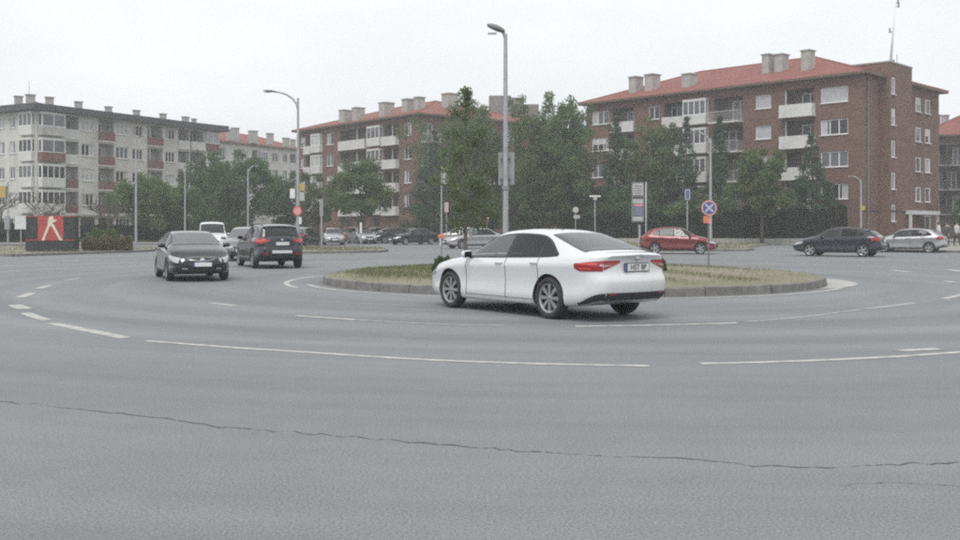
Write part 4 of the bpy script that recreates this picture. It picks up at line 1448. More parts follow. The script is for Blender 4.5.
# --- right brick block
P, Q = (11.8, 110.6), (33.7, 88.0)
B3, B4 = (46.3, 100.9), (24.4, 123.5)
D = Building('brick_apartment_block', 'large red brick block of flats with red roof and tall stair tower on the right', Q, 'brick', 11)
ux = lambda x: U(P, Q, x)
up = FL[1:]
ops = []
ops += rows([z + .95 for z in up], 1.45, ux(592), ux(609), 'win', n=3)
ops += rows(up, 2.5, ux(612), ux(634), 'log', wider=.1, out=.25)
ops += rows([z + .95 for z in up], 1.4, ux(648.5), ux(659.5), 'win', n=2)
ops += rows(up, 2.5, ux(664), ux(684), 'log', wider=.1, out=.35)
ops += rows(up, 2.55, ux(685.5), ux(708.5), 'box', n=4, out=.55, pane='pane_mid')
ops += rows(up, 2.45, ux(714), ux(743), 'log', parapet='rail', out=1.0)
ops += [(ux(755.5), ux(771), z + 1.0, z + 2.3, 'win', dict(n=1, pane='pane_curtain')) for z in up]
ops += rows(up, 2.5, ux(784), ux(814), 'log', parapet='parapet_white', out=.7, ph=1.05, post=.04, wider=.3)
ops += [(ux(820.5), ux(848), z + .95, z + 2.35, 'win', dict(n=3)) for z in up[:-1]] + [(ux(820.5), ux(848), up[-1] + .95, up[-1] + 2.35, 'win', dict(n=1, pane='pane_curtain'))]
ops += [(ux(a), ux(b), 1.1, 2.3, 'win', dict(n=2, pane='pane_dark')) for a, b in ((594, 606), (650, 660), (690, 704), (756, 770), (822, 846))]
D.face(P, Q, 15.0, ops)
Pr, Qr = Q, B3
uy = lambda x: U(Pr, Qr, x)
ops = [(uy(915.5), uy(920.5), z + .9, z + 2.3, 'win', dict(n=1, pane='pane_mid', dep=.03)) for z in up] + [(uy(925), uy(929.8), z + .9, z + 2.3, 'win', dict(n=1, dep=.03)) for z in up]
ops += [(uy(920.5), uy(930.8), .1, 2.65, 'door', dict(n=2, frame='frame_white', pane='door_dark', dep=.08))]
D.face(Pr, Qr, 15.0, ops)
D.face(B3, B4, 15.0, []); D.face(B4, P, 15.0, [])
# stair tower standing out from the right face
ud = (Vector(Qr) - Vector(Pr)).normalized(); nd = Vector((ud.y, -ud.x))
uo = lambda x, o: U(Vector(Pr) + nd * o, Vector(Qr) + nd * o, x)
t0, t1 = uo(889.5, .9), uo(912, .9)
ta, tb = Vector(Pr) + ud * t0 + nd * .9, Vector(Pr) + ud * t1 + nd * .9
tc0, td0 = tb - nd * 4.5, ta - nd * 4.5
tw = t1 - t0
HT = 16.35
D.face(ta, tb, HT, [(.45, 1.15, z, z + 1.5, 'win', dict(n=1, pane='pane_mid', dep=.03)) for z in (2.0, 4.9, 7.8, 10.7, 13.5)])
for a, b in ((tb, tb - nd * .89), (ta - nd * .89, ta)):
    D.face(a, b, HT, [])
D.face(tb - nd * .91, tc0, HT, []); D.face(tc0, td0, HT, []); D.face(td0, ta - nd * .91, HT, [])
D.slab([ta + (-ud + nd) * .06, tb + (ud + nd) * .06, tc0 + (ud - nd) * .06, td0 + (-ud - nd) * .06], HT, HT + .12, 'concrete', 'tower_roof')
D.finish()
roof = D.hip([P, Q, B3, B4], 15.0, 3.5, .7, 'roof_red')
for x, y, d, w in ((636, 78, 108.5, 1.6), (652.5, 75.5, 107, 1.7), (689.5, 75, 103, 1.6), (768, 55.5, 99, 1.25), (781.5, 55.5, 98, 1.45), (808, 51.5, 95, 1.35)):
    D.chimney(roof, x, y, d, w, 15.4)
# drainpipe, stringcourse, entrance porch
dp = MB(); p_ = Vector(Q) + ud * .9 + nd * .09
dp.tube([D.loc((p_.x, p_.y, .1)), D.loc((p_.x, p_.y, 14.8))], .07, 8)
dp.build('drainpipe', M['galv_dark'], D.root)
ba, bb = Vector(Pr) + ud * .02 + nd * .03, Vector(Qr) + nd * .03
sc_ = MB()
for (s0, s1, off) in ((.02, t0 - .02, .03), (t0 + .0, t1, .93), (t1 + .02, (Vector(Qr) - Vector(Pr)).length, .03)):
    m0 = Vector(Pr) + ud * (s0 + s1) / 2 + nd * off
    l_ = D.loc((m0.x, m0.y, 2.95)); sc_.box(*l_, s1 - s0, .06, .14, math.atan2(ud.y, ud.x))
sc_.build('string_course', M['brick_brown'], D.root)
q0, q1 = uo(910, 1.3), uo(938, 1.3)
pm = Vector(Pr) + ud * (q0 + q1) / 2 + nd * .75
pc = MB(); ang = math.atan2(ud.y, ud.x)
l_ = D.loc((pm.x, pm.y, 2.85)); pc.box(*l_, q1 - q0, 1.5, .35, ang)
for s_ in (q0 + .15, q1 - .15):
    c_ = Vector(Pr) + ud * s_ + nd * 1.3
    l_ = D.loc((c_.x, c_.y, 1.335)); pc.box(*l_, .22, .22, 2.65, ang)
pc.build('entrance_porch', M['parapet_white'], D.root)
# antenna mast on the tower
mt = (ta + tb) / 2 - nd * .8 - ud * .4
mast = thing('antenna_mast', 'leaning white antenna mast on top of the brick stair tower', 'antenna', (mt.x, mt.y, HT + .12))
m_ = MB(); top = ((899.5 - 894.5) / 1000 * mt.y, 0, zy(2, mt.y) - HT - .12)
m_.tube([(0, 0, 0), top], [.13, .075], 8)
m_.build('mast_pole', M['sign_white'], mast, smooth=True)
a_ = MB()
for f_, s_ in ((.52, -.3), (.93, .32), (.99, .25)):
    c_ = Vector(top) * f_
    a_ = MB(); a_.box(c_.x + s_ * .5, 0, c_.z, abs(s_) + .1, .08, .08); a_.box(c_.x + s_, 0, c_.z + .12, .14, .12, .45)
    a_.build('antenna_panel', M['sign_back'], mast)
w2 = MB(); w2.tube([(.75, .4, 0), (.78, .4, 1.0)], .03, 6); w2.tube([(.35, .2, 0), (.36, .2, .45)], .09, 8)
w2.build('whip_antenna', M['galv_dark'], mast)

# --- middle brick block
P, Q = (-25.8, 142.0), (-7.3, 120.0)
ud2 = (Vector(Q) - Vector(P)).normalized(); nb = Vector((-ud2.y, ud2.x))
B3 = Vector(Q) + nb * 22; B4 = Vector(P) + nb * 22
Cb = Building('middle_brick_block', 'red brick block of flats with white balconies in the middle behind the parked cars', Q, 'brick', 23)
ux = lambda x: U(P, Q, x)
ops = []
ops += rows([z + .9 for z in up], 1.5, ux(300.5), ux(305), 'win', n=2)
ops += rows(up, 2.5, ux(306.2), ux(312.5), 'log', out=.5)
ops += rows(up, 2.55, ux(313.2), ux(322.6), 'box', n=2, out=.5, pane='pane_curtain')
ops += rows([z + .9 for z in up], 1.6, ux(326.5), ux(333.8), 'win', n=2)
ops += rows(up, 2.55, ux(340), ux(366.5), 'log', out=.35, post=.62, ph=1.1)
ops += rows(up, 2.55, ux(370.3), ux(383), 'box', n=3, out=.6, pane='pane_mid')
ops += rows(up, 2.5, ux(384.5), ux(399), 'log', out=.55, post=.5)
ops += rows([z + .9 for z in up], 1.55, ux(404), ux(411.5), 'win', n=2)
ops += [(ux(a), ux(b), .2, 2.5, 'door', dict(n=2, frame='frame_brown', pane='door_dark')) for a, b in ((303, 309), (312, 319), (341, 352), (356, 366), (374, 380))]
Cb.face(P, Q, 15.0, ops)
uy = lambda x: U(Q, tuple(B3), x)
ops = []
for z in up:
    ops.append((uy(424), uy(433), z, z + 2.3, 'bal', dict(n=2, parapet='rail')))
    ops.append((uy(441), uy(449), z + .9, z + 2.3, 'win', dict(n=2)))
    ops.append((uy(462), uy(472), z, z + 2.3, 'bal', dict(n=2, parapet='rail')))
    ops.append((uy(486), uy(495), z + .9, z + 2.3, 'win', dict(n=2)))
    ops.append((uy(505), uy(514), z + .9, z + 2.3, 'win', dict(n=2)))
ops.append((uy(422), uy(428), .1, 2.5, 'door', dict(n=2, frame='frame_brown', pane='door_dark')))
Cb.face(Q, B3, 15.0, ops); Cb.face(B3, B4, 15.0, []); Cb.face(B4, P, 15.0, [])
Cb.finish()
roof = Cb.hip([P, Q, B3, B4], 15.0, 3.4, .7, 'roof_red')
for x, y, d, w in ((346, 111, 134, 1.9), (358.5, 108.5, 132, 1.7), (386.5, 103.5, 128, 2.0), (408.5, 100, 126.5, 1.7), (419.5, 98, 125.5, 1.4), (450, 94.5, 130, 2.2)):
    Cb.chimney(roof, x, y, d, w, 15.4)
tw_ = MB(); dT = 137.0
for x0, x1, yt, dd in ((489, 510.5, 97.5, 0), (508.5, 523.5, 99.5, 1.2), (524, 538, 106, 6)):
    d_ = dT + dd
    zt = zy(yt, d_); c_ = Cb.loc((gx((x0 + x1) / 2, d_), d_, zt / 2)); tw_.box(c_[0], c_[1], c_[2], gx(x1, d_) - gx(x0, d_), 4.2, zt)
tw_.build('lift_tower', M['concrete_dark'], Cb.root)

# --- left rendered block
P, Q = (-49.2, 111.0), (-35.6, 136.0)
A = Building('grey_rendered_block', 'pale grey block of flats with dark flat roof and red balcony fronts on the left', P, 'render_white', 31)
ux = lambda x: U(P, Q, x)
ops = []
pan = ['parapet_white', 'parapet_white', 'parapet_red', 'render_grey']
for i, z in enumerate(up):
    ops.append((ux(38.0), ux(61.5), z, z + 2.6, 'box', dict(n=4 if i < 2 else 2, out=.7, lower=1.0, panel=pan[i], pane=['pane_dark', 'pane_dark', 'pane_mid', 'pane_mid'][i])))
    ops.append((ux(63.5), ux(78.5), z, z + 2.5, 'log', dict(parapet=['parapet_red', 'parapet_red', 'parapet_white', 'parapet_white'][i])))
    ops.append((ux(81.5), ux(94), z + .95, z + 2.35, 'win', dict(n=3, pane=['pane_dark', 'pane_curtain', 'pane_dark', 'pane_curtain'][i])))
    ops.append((ux(98.5), ux(114), z, z + 2.55, 'log', dict(parapet='parapet_red', out=.2, side=-1)))
    ops.append((ux(116), ux(128.5), z + .95, z + 2.35, 'win', dict(n=3, pane=['pane_dark', 'pane_dark', 'pane_mid', 'pane_curtain'][i])))
    ops.append((ux(132.5), ux(143), z + .95, z + 2.3, 'win', dict(n=3, pane='pane_dark')))
    ops.append((ux(147.5), ux(162.5), z, z + 2.55, 'log', dict(parapet='parapet_red', out=.2, post=.2)))
    ops.append((ux(165.5), ux(175), z + .95, z + 2.3, 'win', dict(n=3)))
    ops.append((ux(178), ux(189), z, z + 2.5, 'log', dict(out=.2)))
    ops.append((ux(190), ux(203.5), z, z + 2.5, 'log', dict(out=.45)))
    ops.append((ux(204.8), ux(217.5), z, z + 2.5, 'box', dict(n=2, out=.35, panel='parapet_red' if i == 3 else 'parapet_white', pane='pane_curtain')))
for a, b in ((40, 60), (64, 78), (80.5, 95), (98.5, 113), (116, 130), (132.5, 145), (148, 162), (165, 176), (179, 202)):
    ops.append((ux(a), ux(b), .25, 2.6, 'door', dict(n=4, frame='frame_brown' if a % 2 else 'frame_white', pane='pane_dark')))
A.face(P, Q, 15.0, ops)
ud3 = (Vector(Q) - Vector(P)).normalized(); nb3 = Vector((-ud3.y, ud3.x))
B3 = Vector(Q) + nb3 * 13; B4 = Vector(P) + nb3 * 13
uy = lambda x: U(tuple(B4), P, x)
ops = []
for i, z in enumerate(up):
    ops.append((uy(22), uy(35.2), z, z + 2.6, 'box', dict(n=3, out=.5, lower=1.0, pane=['pane_dark', 'pane_mid', 'pane_dark', 'pane_mid'][i])))
    ops.append((uy(9.5), uy(15), z + .95, z + 2.3, 'win', dict(n=2)))
    ops.append((uy(-2), uy(4.5), z + .95, z + 2.3, 'win', dict(n=2)))
    ops.append((uy(-16), uy(-9), z + .95, z + 2.3, 'win', dict(n=2)))
ops += [(uy(a), uy(b), .5, 2.5, 'win', dict(n=2, pane='pane_dark')) for a, b in ((-14, -6), (-3, 5), (8, 18), (22, 34))]
A.face(B4, P, 15.0, ops); A.face(Q, B3, 15.0, []); A.face(B3, B4, 15.0, [])
A.finish('render_grey')
roof = A.hip([P, Q, B3, B4], 15.0, .9, 1.0, 'roof_dark', fascia='roof_dark', thick=.65)
gt = MB()
for s_ in (0, 1):
    pass
for x, y, d, w in ((18.5, 97, 115, 1.0), (30.5, 95.5, 114, 1.1), (49.5, 98, 115, 1.0), (78.5, 102.5, 118, .95), (108.5, 107.5, 122, .9), (136.5, 111, 126, .9), (163, 114.5, 130, .9), (185.5, 117.5, 134, 1.0), (194, 119.5, 136, .7)):
    A.chimney(roof, x, y, d, w, 15.2)
cp_ = MB(); m0 = (Vector(P) + Vector(Q)) / 2 + Vector((ud3.y, -ud3.x)) * .2; l_ = A.loc((m0.x, m0.y, 2.86)); cp_.box(*l_, (Vector(Q) - Vector(P)).length, .5, .16, math.atan2(ud3.y, ud3.x)); cp_.build('canopy', M['concrete'], A.root)
wire = MB(); wire.tube([A.loc((gx(29.5, 114), 114, 15.2)), A.loc((gx(29, 114), 114, zy(81, 114)))], .025, 5)
wire.build('roof_aerial', M['galv_dark'], A.root)

# --- white block with red roof between them
P, Q = (-43.0, 155.0), (-31.5, 178.0)
Wb = Building('white_red_roofed_block', 'white block of flats with red roof between the grey block and the middle brick block', P, 'render_pale', 41)
ux = lambda x: U(P, Q, x)
ops = []
for z in up:
    for a, b, k in ((219, 227, 'win'), (234, 241, 'win'), (252, 257.5, 'log'), (259, 266.5, 'box'), (272, 278.5, 'win'), (282.5, 287.5, 'win'), (290, 296, 'log')):
        if k == 'win': ops.append((ux(a), ux(b), z + .9, z + 2.4, 'win', dict(n=2, frame='frame_white', pane=Wb.r.choice(['pane_dark', 'pane_mid']))))
        elif k == 'log': ops.append((ux(a), ux(b), z, z + 2.5, 'log', {}))
        else: ops.append((ux(a), ux(b), z, z + 2.55, 'box', dict(n=3, out=.4)))
Wb.face(P, Q, 15.0, ops)
u4 = (Vector(Q) - Vector(P)).normalized(); n4 = Vector((-u4.y, u4.x))
B3 = Vector(Q) + n4 * 12; B4 = Vector(P) + n4 * 12
Wb.face(B4, P, 15.0, []); Wb.face(Q, B3, 15.0, []); Wb.face(B3, B4, 15.0, [])
Wb.finish('render_grey')
roof = Wb.hip([P, Q, B3, B4], 15.0, 2.3, .6, 'roof_red')
for x, y, d, w in ((229, 130, 160, 1.0), (235, 128.5, 162, 1.4), (253, 131.5, 165, 1.6), (270, 134, 168, 1.3), (286, 138.5, 172, 1.3), (293, 140, 174, 1.0)):
    Wb.chimney(roof, x, y, d, w, 15.3)

# --- far right brown block with dark balconies
P, Q = (52.6, 119), (82, 112)
E = Building('brown_balcony_block', 'brown block with dark balconies and red roof at the far right edge', P, 'brick_brown', 53)
ux = lambda x: U(P, Q, x)
ops = []
for z in FL[1:4]:
    ops.append((ux(934), ux(946), z, z + 2.4, 'log', dict(parapet='rail_dark', out=.5)))
    ops.append((ux(947.5), ux(966), z, z + 2.4, 'log', dict(parapet='rail_dark', out=.5)))
    ops.append((ux(970), ux(985), z, z + 2.4, 'log', dict(parapet='rail_dark', out=.5)))
ops += [(ux(936), ux(944), .1, 2.5, 'door', dict(n=2, frame='frame_brown', pane='door_dark')), (ux(950), ux(958), .1, 2.5, 'door', dict(n=2, frame='frame_brown', pane='door_dark'))]
E.face(P, Q, 12.3, ops)
u5 = (Vector(Q) - Vector(P)).normalized(); n5 = Vector((-u5.y, u5.x))
B3 = Vector(Q) + n5 * 12; B4 = Vector(P) + n5 * 12
E.face(B4, P, 12.3, []); E.face(Q, B3, 12.3, []); E.face(B3, B4, 12.3, [])
E.finish('brick_brown')
roof = E.hip([P, Q, B3, B4], 12.3, 3.0, .5, 'roof_red')
for x, y, d, w in ((936.5, 115.5, 125, 1.0), (945, 116, 124.5, 1.0), (955, 120.5, 123, 1.0)):
    E.chimney(roof, x, y, d, w, 12.6)
# --- orange brick block glimpsed between the trees
P, Q = (9.0, 150), (24, 143)
O_ = Building('orange_brick_block', 'orange brick block glimpsed behind the trees between the two brick blocks', P, 'brick_orange', 61)
O_.face(P, Q, 13.0, rows([z + .9 for z in FL[1:4]], 1.4, 2.0, 3.6, 'win') + rows([z + .9 for z in FL[1:4]], 1.4, 6.0, 7.6, 'win') + rows([z + .9 for z in FL[1:4]], 1.4, 10.5, 12.1, 'win'))
u6 = (Vector(Q) - Vector(P)).normalized(); n6 = Vector((-u6.y, u6.x))
B3 = Vector(Q) + n6 * 10; B4 = Vector(P) + n6 * 10
O_.face(B4, P, 13, []); O_.face(Q, B3, 13, []); O_.face(B3, B4, 13, [])
O_.finish(); O_.hip([P, Q, B3, B4], 13.0, 2.5, .5, 'roof_red')

# ------------------------------------------------------------------ trees, shrubs, hedges
def limb_tube(mb, a, b, r0, r1, rnd, bend=.08):
    a, b = Vector(a), Vector(b)
    L_ = (b - a).length
    m = (a + b) / 2 + Vector((rnd.uniform(-1, 1), rnd.uniform(-1, 1), rnd.uniform(-.3, 1))) * L_ * bend
    mb.tube([a, m, b], [r0, (r0 + r1) / 2, r1], 6, cap=False)

def clumps(style, h, rad, z0, rs):
    """centres and radii of leaf clumps of a crown, local coordinates"""
    out = []
    ch = h - z0
    if style == 'conifer':
        nl = int(ch / .5)
        for i in range(nl):
            t = (i + .5) / nl
            rr = rad * (1 - t) ** 1.0 * rs.uniform(.8, 1.12) * (1.12 if i % 3 == 0 else .9) + .10
            n = max(3, int(2.4 * rr / .45))
            for k in range(n):
                a = rs.uniform(0, 2 * np.pi); f = np.sqrt(rs.uniform(.1, 1))
                out.append((rr * f * np.cos(a), rr * f * np.sin(a), z0 + ch * t - .25 * f * rr * .5, .28 + .12 * rr))
        out.append((0, 0, h - .25, .16)); out.append((0, 0, h - .6, .22))
    elif style == 'poplar':
        plumes = [(rs.normal(0, rad * .5), rs.normal(0, rad * .5), rs.uniform(.72, 1.0)) for _ in range(9)] + [(0, 0, 1.0)]
        for (px_, py_, f) in plumes:
            n = 16
            for k in range(n):
                t = k / (n - 1)
                zz = z0 + ch * (.05 + .95 * t) * f
                sp = rad * .42 * math.sin(math.pi * min(1, .16 + .84 * (1 - t))) ** .8
                out.append((px_ * (.45 + .75 * t) + rs.normal(0, sp * .6), py_ * (.45 + .75 * t) + rs.normal(0, sp * .6), zz, max(.30, sp * .75)))
    elif style == 'loose':
        for k in range(95):
            t = rs.uniform(0, 1) ** .9
            rr = rad * (1 - t) ** .62 * min(1, .45 + 3 * t)
            a = rs.uniform(0, 2 * np.pi); f = np.sqrt(rs.uniform(0, 1))
            out.append((rr * f * np.cos(a), rr * f * np.sin(a), z0 + ch * t, .12 + .16 * (1 - t)))
        out.append((0, 0, h - .2, .12)); out.append((.03, 0, h - .5, .15))
    else:
        n = 70
        for k in range(n):
            d = rs.normal(size=3); d /= np.linalg.norm(d)
            f = rs.uniform(.25, 1.0) ** .45 * rs.uniform(.82, 1.1)
            lob = 1 + .16 * math.sin(3 * math.atan2(d[1], d[0]) + h) + .12 * math.sin(5 * d[2] + h * 2)
            zz = z0 + ch * .5 + d[2] * f * ch * .5 * lob
            k_ = 1.0 if d[2] < 0 else (1 - .15 * d[2])
            out.append((d[0] * f * rad * lob * k_, d[1] * f * rad * lob * k_, zz, rad * rs.uniform(.17, .30)))
    return out

def tree(name, label, xpix, d, ytop, width_px, style, leaf, n_leaf, seed, z0f=.22, group=None, leaf_size=.22, trunk_r=None, bark='bark', base=0.0, cat='tree'):
    rs_ = np.random.RandomState(seed); rnd = random.Random(seed)
    h = zy(ytop, d) - base; rad = width_px / 2 * d / F
    root = thing(name, label, cat, (gx(xpix, d), d, base), rnd.uniform(0, 6), group)
    cl = clumps(style, h, rad, h * z0f, rs_)
    w = np.array([c[3] ** 1.5 for c in cl]); w /= w.sum()
    idx = rs_.choice(len(cl), n_leaf, p=w)
    c = np.array(cl)[idx]
    g_ = rs_.normal(size=(n_leaf, 3)); g_ /= np.linalg.norm(g_, axis=1)[:, None]
    g_ *= (rs_.uniform(.05, 1, n_leaf) ** .5)[:, None]
    pts = c[:, :3] + g_ * c[:, 3:4] * np.array([1.05, 1.05, .9])
    put('crown', leaf_cloud('crown', pts, leaf_size, M[leaf], rs_, aspect=.6 if style != 'conifer' else .4), root)
    tr = trunk_r or .035 * h ** .9 * .55
    t = MB()
    zt = h * (.93 if style != 'round' else .72)
    t.tube([(0, 0, -.1), (rnd.uniform(-.04, .04), rnd.uniform(-.04, .04), h * .2), (rnd.uniform(-.1, .1), rnd.uniform(-.1, .1), h * .5), (0, 0, zt)], [tr * 1.25, tr, tr * .65, tr * .12], 8)
    t.build('trunk', M[bark], root, smooth=True)
    lb = MB()
    for k in range(0, len(cl), max(1, len(cl) // 28)):
        c_ = cl[k]
        zb_ = max(h * .12, c_[2] - math.hypot(c_[0], c_[1]) * (.7 if style != 'poplar' else 1.6))
        if style == 'conifer': zb_ = c_[2] + .1
        limb_tube(lb, (0, 0, min(zb_, zt * .95)), c_[:3], tr * .32, .015, rnd)
    lb.build('limbs', M[bark], root, smooth=True)
    return root

def bare_tree(name, label, xpix, d, ytop, width_px, seed, cat='tree', group=None):
    rnd = random.Random(seed)
    h = zy(ytop, d); rad = width_px / 2 * d / F
    root = thing(name, label, cat, (gx(xpix, d), d, 0), 0, group)
    t = MB(); t.tube([(0, 0, -.1), (.03, 0, h * .3), (0, .02, h * .42)], [.11, .085, .07], 8)
    t.build('trunk', M['bark'], root, smooth=True)
    b = MB()
    def grow(p, d_, L_, r, lev):
        q = p + d_ * L_
        limb_tube(b, p, q, r, r * .6, rnd, .06)
        if lev == 0: return
        for k in range(4 if lev > 1 else 5):
            nd_ = (d_ + Vector((rnd.gauss(0, .55), rnd.gauss(0, .55), rnd.gauss(.1, .3)))).normalized()
            grow(p + (q - p) * rnd.uniform(.45, 1), nd_, L_ * rnd.uniform(.55, .8), r * .55, lev - 1)
    for k in range(7):
        a = 2 * math.pi * k / 7 + rnd.uniform(-.3, .3)
        grow(Vector((0, 0, h * rnd.uniform(.25, .42))), Vector((math.cos(a), math.sin(a), rnd.uniform(.5, 1.1))).normalized(), rad * .62, .04, 3)
    b.build('branches', M['bark'], root, smooth=True)
    return root

TL = 'trees in front of the grey block'
TM = 'trees in front of the middle brick block'
TR = 'trees in front of the right brick block'
tree('broadleaf_tree', 'round green tree in front of the grey block, left one nearest the tall lamp post', 147, 92, 174, 56, 'round', 'leaf_mid', 14000, 1, .20, TL)
tree('broadleaf_tree', 'green tree in front of the grey block, right of the plain grey pole', 173, 98, 178, 48, 'round', 'leaf_mid', 12000, 2, .18, TL)
tree('poplar_tree', 'dark slim tree rising against the grey block right end, left of two', 200, 112, 152, 34, 'poplar', 'leaf_dark', 12000, 3, .06, TL)
tree('poplar_tree', 'dark slim tree against the white block, right of two slim ones', 215, 114, 153, 28, 'poplar', 'leaf_dark', 11000, 4, .06, TL)
tree('broadleaf_tree', 'biggest dark green tree left of the tall street lamp', 246, 104, 150, 70, 'round', 'leaf_dark', 24000, 5, .10, TL)
tree('broadleaf_tree', 'low dark tree behind the white van', 216, 108, 190, 56, 'round', 'leaf_dark', 12000, 6, .05, TL)
tree('broadleaf_tree', 'dark tree squeezed behind the tall street lamp', 288, 112, 172, 44, 'round', 'leaf_dark', 12000, 7, .05, TL)
tree('broadleaf_tree', 'loose green tree right of the tall street lamp', 318, 110, 178, 40, 'round', 'leaf_mid', 10000, 8, .22, TM)
tree('broadleaf_tree', 'round green tree over the car park in front of white balconies', 361, 94, 160, 62, 'round', 'leaf_mid', 16000, 9, .26, TM)
tree('conifer_tree', 'dark conifer at the right corner of the middle brick block', 434, 100, 130, 76, 'conifer', 'leaf_conifer', 22000, 10, .03, TM, leaf_size=.22)
tree('poplar_tree', 'green upright tree behind the slim sapling', 473, 104, 101, 68, 'poplar', 'leaf_mid', 30000, 12, .04, TM)
tree('broadleaf_tree', 'dark bushy tree left of the lamp with the big plate', 492, 106, 128, 56, 'round', 'leaf_dark', 16000, 13, .04, TM)
tree('poplar_tree', 'tall dark tree right of the central lamp, left of a pair', 545, 96, 97, 66, 'poplar', 'leaf_mid', 30000, 14, .03, TR)
tree('poplar_tree', 'tall dark tree right of the central lamp, right of a pair', 571, 98, 100, 62, 'poplar', 'leaf_dark', 26000, 15, .03, TR)
tree('broadleaf_tree', 'dark bush-like tree low behind the white car roof', 528, 102, 174, 76, 'round', 'leaf_dark', 18000, 16, .02, TR)
tree('conifer_tree', 'dark conifer at the left corner of the right brick block', 616, 96, 115, 60, 'conifer', 'leaf_conifer', 24000, 17, .03, TR, leaf_size=.22)
tree('poplar_tree', 'full green tree between the conifers in front of the right brick block', 650, 95, 122, 56, 'poplar', 'leaf_mid', 24000, 18, .04, TR)
tree('conifer_tree', 'slim dark conifer in front of the glazed bays', 686, 94, 116, 46, 'conifer', 'leaf_conifer', 18000, 19, .03, TR, leaf_size=.21)
tree('conifer_tree', 'slim dark conifer by the railed balconies behind the arched lamp', 719, 92, 116, 42, 'conifer', 'leaf_conifer', 18000, 20, .03, TR, leaf_size=.21)
tree('broadleaf_tree', 'lighter green tree over the clipped hedge below two square windows', 762, 82.6, 147, 54, 'round', 'leaf_mid', 14000, 21, .30, TR)
tree('conifer_tree', 'broad dark conifer over the clipped hedge below the white parapets', 812, 87.5, 133, 70, 'conifer', 'leaf_conifer', 24000, 22, .04, TR, leaf_size=.21)
tree('broadleaf_tree', 'low dark tree filling in below the conifers left of the bus stop sign', 632, 92, 190, 84, 'round', 'leaf_dark', 20000, 23, .02, TR)
tree('broadleaf_tree', 'low dark tree filling in below the conifers right of the bus stop sign', 700, 91, 192, 80, 'round', 'leaf_mid', 20000, 24, .02, TR)
tree('broadleaf_tree', 'low dark tree behind the central lamp base', 588, 98, 178, 60, 'round', 'leaf_dark', 14000, 25, .02, TR)
tree('young_poplar_tree', 'slim sapling with thin crown growing on the roundabout island', 466, 30, 86, 84, 'loose', 'leaf_light', 5200, 26, .22, None, .095, .055, 'bark_grey', .25)
bare_tree('bare_tree', 'small bare tree behind the red poster board', 47, 78, 172, 50, 3)
bare_tree('bare_tree', 'bare tree behind the clipped shrubs right of the poster board', 108, 84, 182, 44, 5)
bare_tree('bare_tree', 'bare tree cut by the left edge of the picture', 1, 92, 158, 40, 8)
tree('dark_tree', 'dark tree behind the people at the right edge', 968, 98, 196, 30, 'round', 'leaf_dark', 5000, 31, .2)

def shrub(name, label, x, y, z, sx, sy, h, leaf, n, seed, size=.10, group=None):
    rs_ = np.random.RandomState(seed)
    root = thing(name, label, 'shrub', (x, y, z), 0, group)
    d = rs_.normal(size=(n, 3)); d /= np.linalg.norm(d, axis=1)[:, None]
    d[:, 2] = np.abs(d[:, 2])
    f = rs_.uniform(.3, 1, n) ** .4
    bump = 1 + .10 * np.sin(d[:, 0] * 7 + seed) * np.cos(d[:, 1] * 6) + .07 * np.sin(d[:, 2] * 11 + d[:, 0] * 9)
    e = 1.0
    pts = np.stack([np.sign(d[:, 0]) * np.abs(d[:, 0]) ** e * sx * f * bump, np.sign(d[:, 1]) * np.abs(d[:, 1]) ** e * sy * f * bump, np.abs(d[:, 2]) ** .7 * h * f * bump + .02], 1)
    put('foliage', leaf_cloud('foliage', pts, size, M[leaf], rs_), root)
    st_ = MB()
    rnd = random.Random(seed)
    for k in range(9):
        limb_tube(st_, (rnd.uniform(-.1, .1), rnd.uniform(-.1, .1), -.03), (rnd.uniform(-.7, .7) * sx, rnd.uniform(-.7, .7) * sy, h * rnd.uniform(.5, .85)), .02, .006, rnd)
    st_.build('stems', M['bark'], root)
    return root
GS = 'clipped shrubs beside the poster board'
shrub('clipped_shrub', 'brownish clipped shrub next to the poster board', gx(90, 58), 58, .12, .46, .5, .82, 'leaf_brown', 5000, 1, .12, GS)
shrub('clipped_shrub', 'clipped shrub in the middle of three by the poster board', gx(106, 58.5), 58.5, .12, .46, .5, .9, 'leaf_brown', 5000, 2, .12, GS)
shrub('clipped_shrub', 'clipped shrub nearest the lamp post, right of three by the poster board', gx(124, 59), 59, .12, .52, .5, .84, 'leaf_brown', 5000, 3, .12, GS)
shrub('clipped_shrub', 'green low shrub behind the three clipped shrubs', gx(102, 63), 63, .12, 1.3, .5, 1.2, 'leaf_mid', 5000, 4, .13, GS)
GI = 'dark shrubs on the island'
shrub('island_shrub', 'dark rounded shrub on the island at the nose of the white car', gx(443, 25.8), 25.8, .26, .30, .3, .46, 'leaf_dark', 9000, 5, .035, GI)
shrub('island_shrub', 'dark rounded shrub on the island at the tail of the white car', gx(654.5, 26.2), 26.2, .25, .34, .3, .47, 'leaf_dark', 9000, 6, .035, GI)

